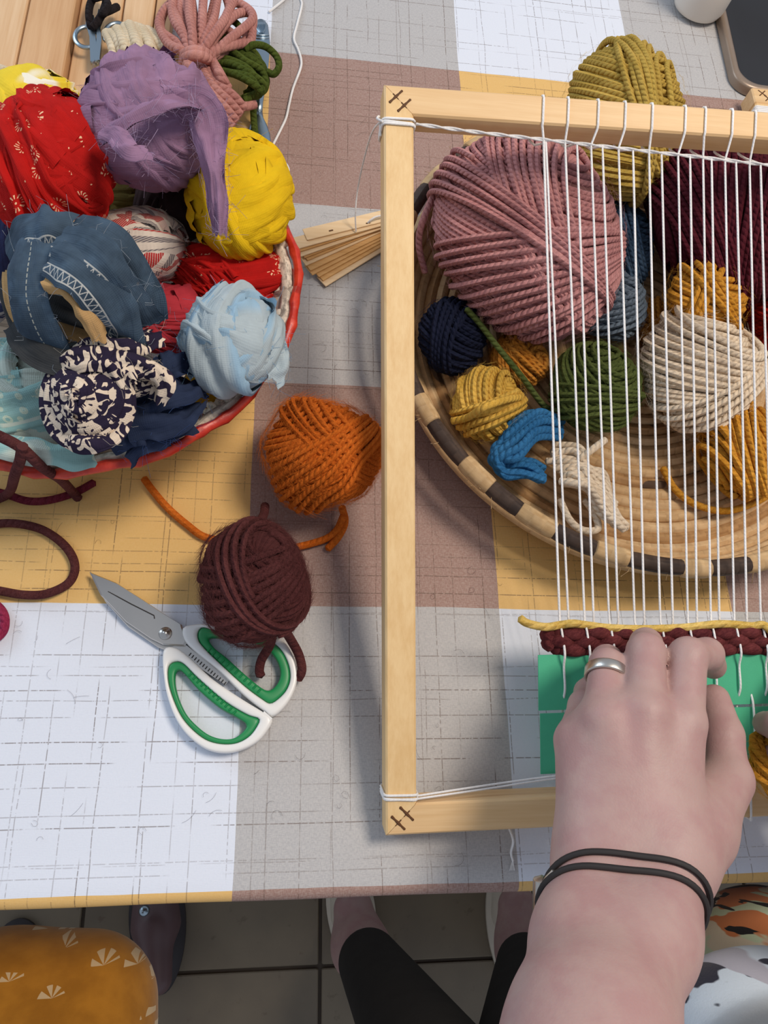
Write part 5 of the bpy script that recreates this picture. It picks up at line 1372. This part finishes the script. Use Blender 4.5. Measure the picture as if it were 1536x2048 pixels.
pin = [mcp['p'], P(1168, 1412, 0.084), P(1176, 1384, 0.068), P(1180, 1372, 0.058)]
cones += cone_chain(idx, [0.0120, 0.0102, 0.0090, 0.0078], 0.0035)
cones += cone_chain(mid, [0.0122, 0.0102, 0.0090, 0.0078], 0.0035)
cones += cone_chain(rin, [0.0116, 0.0096, 0.0085, 0.0075], 0.0035)
cones += cone_chain(pin, [0.0108, 0.0085, 0.0076, 0.0066], 0.0035)
# tendons and knuckles
for k in 'imr':
    e = (mcp[k] + (W0 + W1) / 2) / 2 + np.array([0, 0, 0.0035])
    cones += [(mcp[k] + np.array([0, 0, 0.0048]), e, 0.0088, 0.0085, 0.006)]
build('arm', sdf_mesh(cones, 0.0016), skin, weaver)
silver = simple('silver_ring', (206, 202, 194), 0.32, 1.0, 0.03, 40)
# ring on the ring finger
rc = rin[0] + (rin[1] - rin[0]) * 0.84; rd = nrm(rin[1] - rin[0]); s1 = nrm(np.cross(rd, [0, 0, 1.0])); s2 = np.cross(s1, rd)
a = np.linspace(0, 2 * np.pi, 48, endpoint=False); rr = 0.0104
prof_r = [(-0.0030, rr), (-0.0030, rr + 0.0012), (-0.0022, rr + 0.0016), (0.0022, rr + 0.0016), (0.0030, rr + 0.0012), (0.0030, rr)]
V = np.array([[rc + rd * z + (s1 * math.cos(q) + s2 * math.sin(q)) * r for q in a] for z, r in prof_r]).reshape(-1, 3)
o = build('ring', (V, grid_faces(6, 48, close_n=True, close_m=True), None), silver, weaver); o['label'] = 'plain wide silver finger ring'
# wrist cord with clasp
blackc = simple('black_cord', (34, 30, 30), 0.7, 0, 0.1, 200)
def sdf_at(p, cones):
    d = 0.06
    for a_, b_, ra, rb_, k in cones:
        v = b_ - a_; t = np.clip(((p - a_) @ v) / (v @ v), 0, 1)
        D = np.linalg.norm(p - a_ - t * v) - (ra + (rb_ - ra) * t); h_ = np.clip(0.5 + 0.5 * (d - D) / k, 0, 1)
        d = d + (D - d) * h_ - k * h_ * (1 - h_)
    return d
arm_cones = [q for q in cones]
def wrist_band(px0, py0, px1, py1, slant, r):
    A, Bq = P(px0, py0, 0.122), P(px1, py1, 0.130)
    c = (A + Bq) / 2; sd = nrm(Bq - A); far = -fdir - sd * (-fdir @ sd); far = nrm(far)
    zz_ = np.cross(sd, far); zz_ = zz_ if zz_[2] > 0 else -zz_
    q = nrm(zz_ + slant * far); pts = []
    for t in np.linspace(0, 2 * np.pi, 72, endpoint=False):
        d = math.cos(t) * sd + math.sin(t) * q; R_ = 0.075
        for _ in range(60):
            e = sdf_at(c + d * R_, arm_cones)
            if e < r * 0.8: break
            R_ -= max((e - r * 0.8) * 0.7, 0.0002)
        pts.append(c + d * R_)
    pts = np.array(pts); pts = (np.roll(pts, 1, 0) + pts * 2 + np.roll(pts, -1, 0)) / 4
    return tube(pts, r, 8, closed=True)
o = build('wrist_cord', wrist_band(1112, 1752, 1392, 1856, 0.30, 0.0015) + wrist_band(1100, 1788, 1388, 1880, 0.22, 0.0015), blackc, weaver); o['label'] = 'doubled black cord bracelet'
clasp = P(1082, 1803, 0.112)
gg = tube([clasp + np.array([0, 0.010, 0.004]), clasp + np.array([0, -0.010, -0.003])], 0.0042, 10) + tube(catmull([P(1108, 1742, 0.125), P(1090, 1765, 0.120), clasp], 6), 0.0014, 6)
o = build('clasp', gg, silver, weaver); o['label'] = 'small silver clasp of the bracelet'

# the weaver's other hand, only a fingertip reaches into view
RH = [P(1640, 1520, 0.085), P(1585, 1470, 0.088), P(1556, 1452, 0.078), P(1531, 1447, 0.068)]
wr_ = P(1760, 1640, 0.10)
cones = [(wr_, RH[0], 0.021, 0.013, 0.015), (wr_ + np.array([0.0, 0.02, 0]), RH[0] + np.array([0.01, 0.02, 0]), 0.020, 0.013, 0.015), (wr_ + np.array([0, 0.02, -0.002]), RH[0] + np.array([0.018, 0.038, -0.004]), 0.018, 0.012, 0.015), (wr_, RH[0] + np.array([0.02, 0.052, -0.01]), 0.018, 0.011, 0.015)]
cones += cone_chain(RH, [0.0122, 0.0100, 0.0088, 0.0074], 0.003)
for k, (dx, dy, dz, sc) in enumerate(((0.034, 0.012, -0.004, 1.0), (0.052, 0.022, -0.010, 0.95), (0.066, 0.032, -0.016, 0.85))):
    q = [p + np.array([dx, dy, dz]) for p in RH]; cones += cone_chain(q, [0.012 * sc, 0.0098 * sc, 0.0086 * sc, 0.0072 * sc], 0.003)
th2 = [wr_ + np.array([-0.01, -0.02, -0.01]), P(1640, 1590, 0.075), P(1590, 1545, 0.07), P(1556, 1515, 0.066)]
cones += [(wr_, th2[0], 0.02, 0.018, 0.014)] + cone_chain(th2, [0.0175, 0.0125, 0.011, 0.009], 0.004)
el2 = wr_ + np.array([0.12, -0.16, 0.05])
cones += [(wr_, el2, 0.026, 0.036, 0.02), (el2, el2 + np.array([0.0, -0.14, 0.16]), 0.036, 0.042, 0.02)]
build('arm', sdf_mesh(cones, 0.002), skin, weaver)

# printed clothes
def brush_mat(name, base_rgb, strokes, scale, seed):
    t = NT(name); co = t.mapping(t.coord(), (1, 1, 1), (0.3, 0.2, 0.5), (seed, seed * 0.7, 0))
    c = lin(*base_rgb)
    for k, (rgb, sc, rot, lo_, hi_) in enumerate(strokes):
        m = t.mapping(co, (sc[0], sc[1], sc[1] * 0.5), (0, 0, rot), (k * 1.7, k * 2.3, 0))
        n_ = t.noise(m, 1.0, 2.5, 0.45, 0.5)
        c = t.mix(t.step(n_, lo_, hi_), c, lin(*rgb))
    t.bump(t.noise(t.coord(), 700, 2), 0.2, 0.0008)
    return t.fin(c, 0.85, 0, 0.2, 0.2)
lap_m = brush_mat('brush_print_linen', (206, 196, 176), [((188, 204, 176), (16, 36), 0.4, 0.48, 0.50), ((196, 122, 78), (18, 40), -0.5, 0.54, 0.56), ((34, 34, 38), (16, 90), 0.35, 0.545, 0.56)], 1, 3.1)
top_m = brush_mat('white_brush_cotton', (206, 220, 234), [((38, 40, 58), (22, 34), 1.2, 0.55, 0.565), ((176, 176, 190), (12, 16), 0.3, 0.62, 0.64)], 1, 7.4)
k1_, k2_ = P(1500, 1735, -0.115), P(1660, 2080, -0.085)
k1_[1] = -0.079; kq_ = P(1700, 1720, -0.12); kq_[1] = -0.079
cones = [(k1_, k2_, 0.060, 0.085, 0.02), (kq_, P(1860, 2040, -0.09), 0.060, 0.085, 0.02)]
shin = k1_ + np.array([0.10, -0.06, -0.48]); cones += [(k1_, shin, 0.055, 0.07, 0.03), (kq_, kq_ + np.array([0.10, -0.06, -0.48]), 0.055, 0.07, 0.03)]
o = build('skirt', sdf_mesh(cones, 0.005), lap_m, weaver); o['label'] = 'green, orange and black brush print fabric on the lap'
cones = [(P(1462, 2052, -0.01), P(1560, 2260, 0.02), 0.036, 0.06, 0.03), (P(1570, 2050, -0.01), P(1700, 2240, 0.02), 0.042, 0.08, 0.03), (P(1490, 2170, 0.01), P(1640, 2340, 0.06), 0.045, 0.09, 0.03)]
o = build('blouse', sdf_mesh(cones, 0.004), top_m, weaver); o['label'] = 'white blouse hem with black brush strokes'

# neighbour in mustard print trousers
def flower_mat():
    t = NT('mustard_flower_print'); co = t.mapping(t.coord(), (36, 36, 36))
    pos = t.voronoi(co, 1.0, out='Position', rnd=0.9)
    sub = t.n('ShaderNodeVectorMath', operation='SUBTRACT'); t.put(sub.inputs[0], co); t.put(sub.inputs[1], pos)
    x = t.sep(sub.outputs[0]); r = t.math('POWER', t.math('ADD', t.math('POWER', x[0], 2.0), t.math('POWER', x[1], 2.0)), 0.5)
    ang = t.math('ARCTAN2', x[1], x[0])
    pet = t.math('MULTIPLY', t.math('GREATER_THAN', t.math('SINE', t.math('MULTIPLY', ang, 7.0)), -0.2), t.math('MULTIPLY', t.math('GREATER_THAN', ang, 0.3), t.math('LESS_THAN', r, t.math('ADD', 0.1, t.math('MULTIPLY', t.noise(co, 0.8, 1), 0.42)))))
    c = t.mix(t.step(t.noise(t.coord(), 40, 3), 0.3, 0.7), lin(150, 98, 22), lin(172, 116, 32))
    c = t.mix(t.math('MULTIPLY', pet, 0.75), c, lin(206, 186, 150))
    t.bump(t.noise(t.coord(), 600, 2), 0.2, 0.0008)
    return t.fin(c, 0.85, 0, 0.2, 0.2)
must = thing('person', 'seated neighbour in mustard floral trousers, knee beside the table edge', 'person', P(100, 2000, -TZ))
kn = P(165, 2022, -0.17); hp = P(120, 2330, -0.12)
kn2 = P(0, 2020, -0.17); hp2 = P(-60, 2330, -0.12)
cones = [(kn, hp, 0.044, 0.07, 0.03), (kn2, hp2, 0.046, 0.07, 0.03)]
sh1 = kn + np.array([-0.09, -0.10, -0.36]); sh2 = kn2 + np.array([-0.09, -0.10, -0.36])
cones += [(kn, sh1, 0.048, 0.055, 0.03), (kn2, sh2, 0.048, 0.055, 0.03)]
build('trousers', sdf_mesh(cones, 0.004), flower_mat(), must)
shoe_p = simple('mauve_leather', (98, 76, 78), 0.45, 0, 0.12, 60); shoe_d = simple('dark_trim', (46, 40, 42), 0.5, 0, 0.1, 60); shoe_b = simple('brown_leather', (124, 92, 70), 0.45, 0, 0.12, 60)
def shoe(toe, heel, w, mat, parent, sole_mat, snap):
    toe, heel = np.array(toe), np.array(heel); d = nrm(heel - toe)
    z = np.array([0, 0, 1.0])
    t_ = toe + d * w * 0.9; b_ = heel - d * w * 0.5; m_ = toe + (heel - toe) * 0.45
    s_ = np.cross(d, z)
    g_ = sdf_mesh([(t_ + z * 0.022, m_ + z * 0.032, w * 0.45, w * 0.55, 0.02), (m_ + z * 0.034, b_ + z * 0.045, w * 0.55, w * 0.42, 0.02), (t_ + s_ * w * 0.3 + z * 0.016, m_ + s_ * w * 0.28 + z * 0.02, w * 0.32, w * 0.36, 0.02), (t_ - s_ * w * 0.3 + z * 0.016, m_ - s_ * w * 0.28 + z * 0.02, w * 0.32, w * 0.36, 0.02)], 0.003)
    V = g_[0]; V[:, 2] = np.maximum(V[:, 2], 0.010)
    o = build('shoe', (V, g_[1], None), mat, parent)
    n = 40; a = np.linspace(0, 2 * np.pi, n, endpoint=False)
    L = np.linalg.norm(heel - toe) / 2
    out = np.array([(toe + heel) / 2 + d * math.cos(q) * L * 1.02 + s_ * math.sin(q) * w * (0.83 - 0.14 * math.cos(q)) for q in a]); 
    lo_ = out.copy(); lo_[:, 2] = 0.0008; hi_ = out.copy(); hi_[:, 2] = 0.011; cl_ = np.tile((toe + heel) / 2, (n, 1)); cl_[:, 2] = 0.011; cb_ = cl_.copy(); cb_[:, 2] = 0.0008
    build('sole', (np.vstack([cb_, lo_, hi_, cl_]), grid_faces(4, n, close_m=True), None), sole_mat, o)
    if snap:
        q = P(*snap, -TZ + 0.075)
        build('snap', lathe([(0.0002, 0.004), (0.005, 0.003), (0.007, 0.0), (0.007, -0.006)], q, 20), chrome, o)
    return o
def FP0(px, py): q = P(px, py, -TZ + 0.02); q[2] = 0; return q
shoe(FP0(306, 1736), FP0(322, 1990), 0.046, shoe_p, must, shoe_d, (288, 1822))
shoe(FP0(30, 1842), FP0(20, 2120), 0.045, shoe_b, must, shoe_d, (66, 1877))

# standing / seated person in dark trousers
blk_tr = simple('charcoal_trousers', (52, 50, 48), 0.9, 0, 0.2, 40, 0.2, 0.2)
dk = thing('person', 'person in charcoal trousers with pale slip-on shoes, feet under the table edge', 'person', P(850, 1950, -TZ))
pale = simple('pale_shoe', (206, 196, 178), 0.6, 0, 0.08, 60)
for (tx, ty, ax_, ay_, kx, ky, kh) in ((690, 1725, 712, 1880, 900, 2200, -0.30), (1022, 1720, 1024, 1890, 1060, 2200, -0.30)):
    toe, an = FP0(tx, ty), FP0(ax_, ay_)
    d = nrm(an - toe)
    shoe(toe, an + d * 0.05, 0.042, pale, dk, pale, None)
    zz = np.array([0, 0, 1.0])
    ank = an + zz * 0.09
    up_ = P(kx, ky, kh); dd = nrm(up_ - ank)
    cones = [(toe + d * 0.06 + zz * 0.050, an + zz * 0.075, 0.028, 0.034, 0.02), (an + zz * 0.07, ank + dd * 0.12, 0.030, 0.034, 0.02), (toe + d * 0.10 + zz * 0.055, ank, 0.030, 0.036, 0.02)]
    build('foot', sdf_mesh(cones, 0.0035), skin, dk)
    cones = [(ank + dd * 0.05, up_, 0.040, 0.060, 0.01)]
    build('trouser_leg', sdf_mesh(cones, 0.005), blk_tr, dk)

# mustard wool being pulled off the ball by the hidden hand
yarn_ball('yarn_ball', 'fuzzy golden wool wad by the hand at the picture edge, over the green cards', 1568, 1532, 76, 72, 0.062, *gold, yr=0.0026, vert=0.6, seed=33, hair=200, bands=((1, 0.4, 0.2), (0.3, 1, 0.3, -0.5, 0.5)))

# stray fibres on the cloth
rg = np.random.default_rng(77); gl = []
for k in range(90):
    px = rg.uniform(20, 1060); py = rg.uniform(1000, 1740)
    if rg.uniform() < 0.3: px, py = rg.uniform(580, 760), rg.uniform(150, 760)
    c = P(px, py, 0.0007); a = rg.uniform(0, 6.28); L = rg.uniform(0.002, 0.006); b = rg.normal() * 0.9
    s = np.linspace(-1, 1, 6); q = np.array([c + np.array([math.cos(a + b * t) * t, math.sin(a + b * t) * t, 0]) * L for t in s])
    gl += tube(q, 0.00007, 3, caps=False)
o = build('lint', gl, fuzz_mat('lint_fibre', (110, 90, 84)))
tag(o, 'stray wool fibres scattered over the tablecloth', 'lint', None, 'stuff')
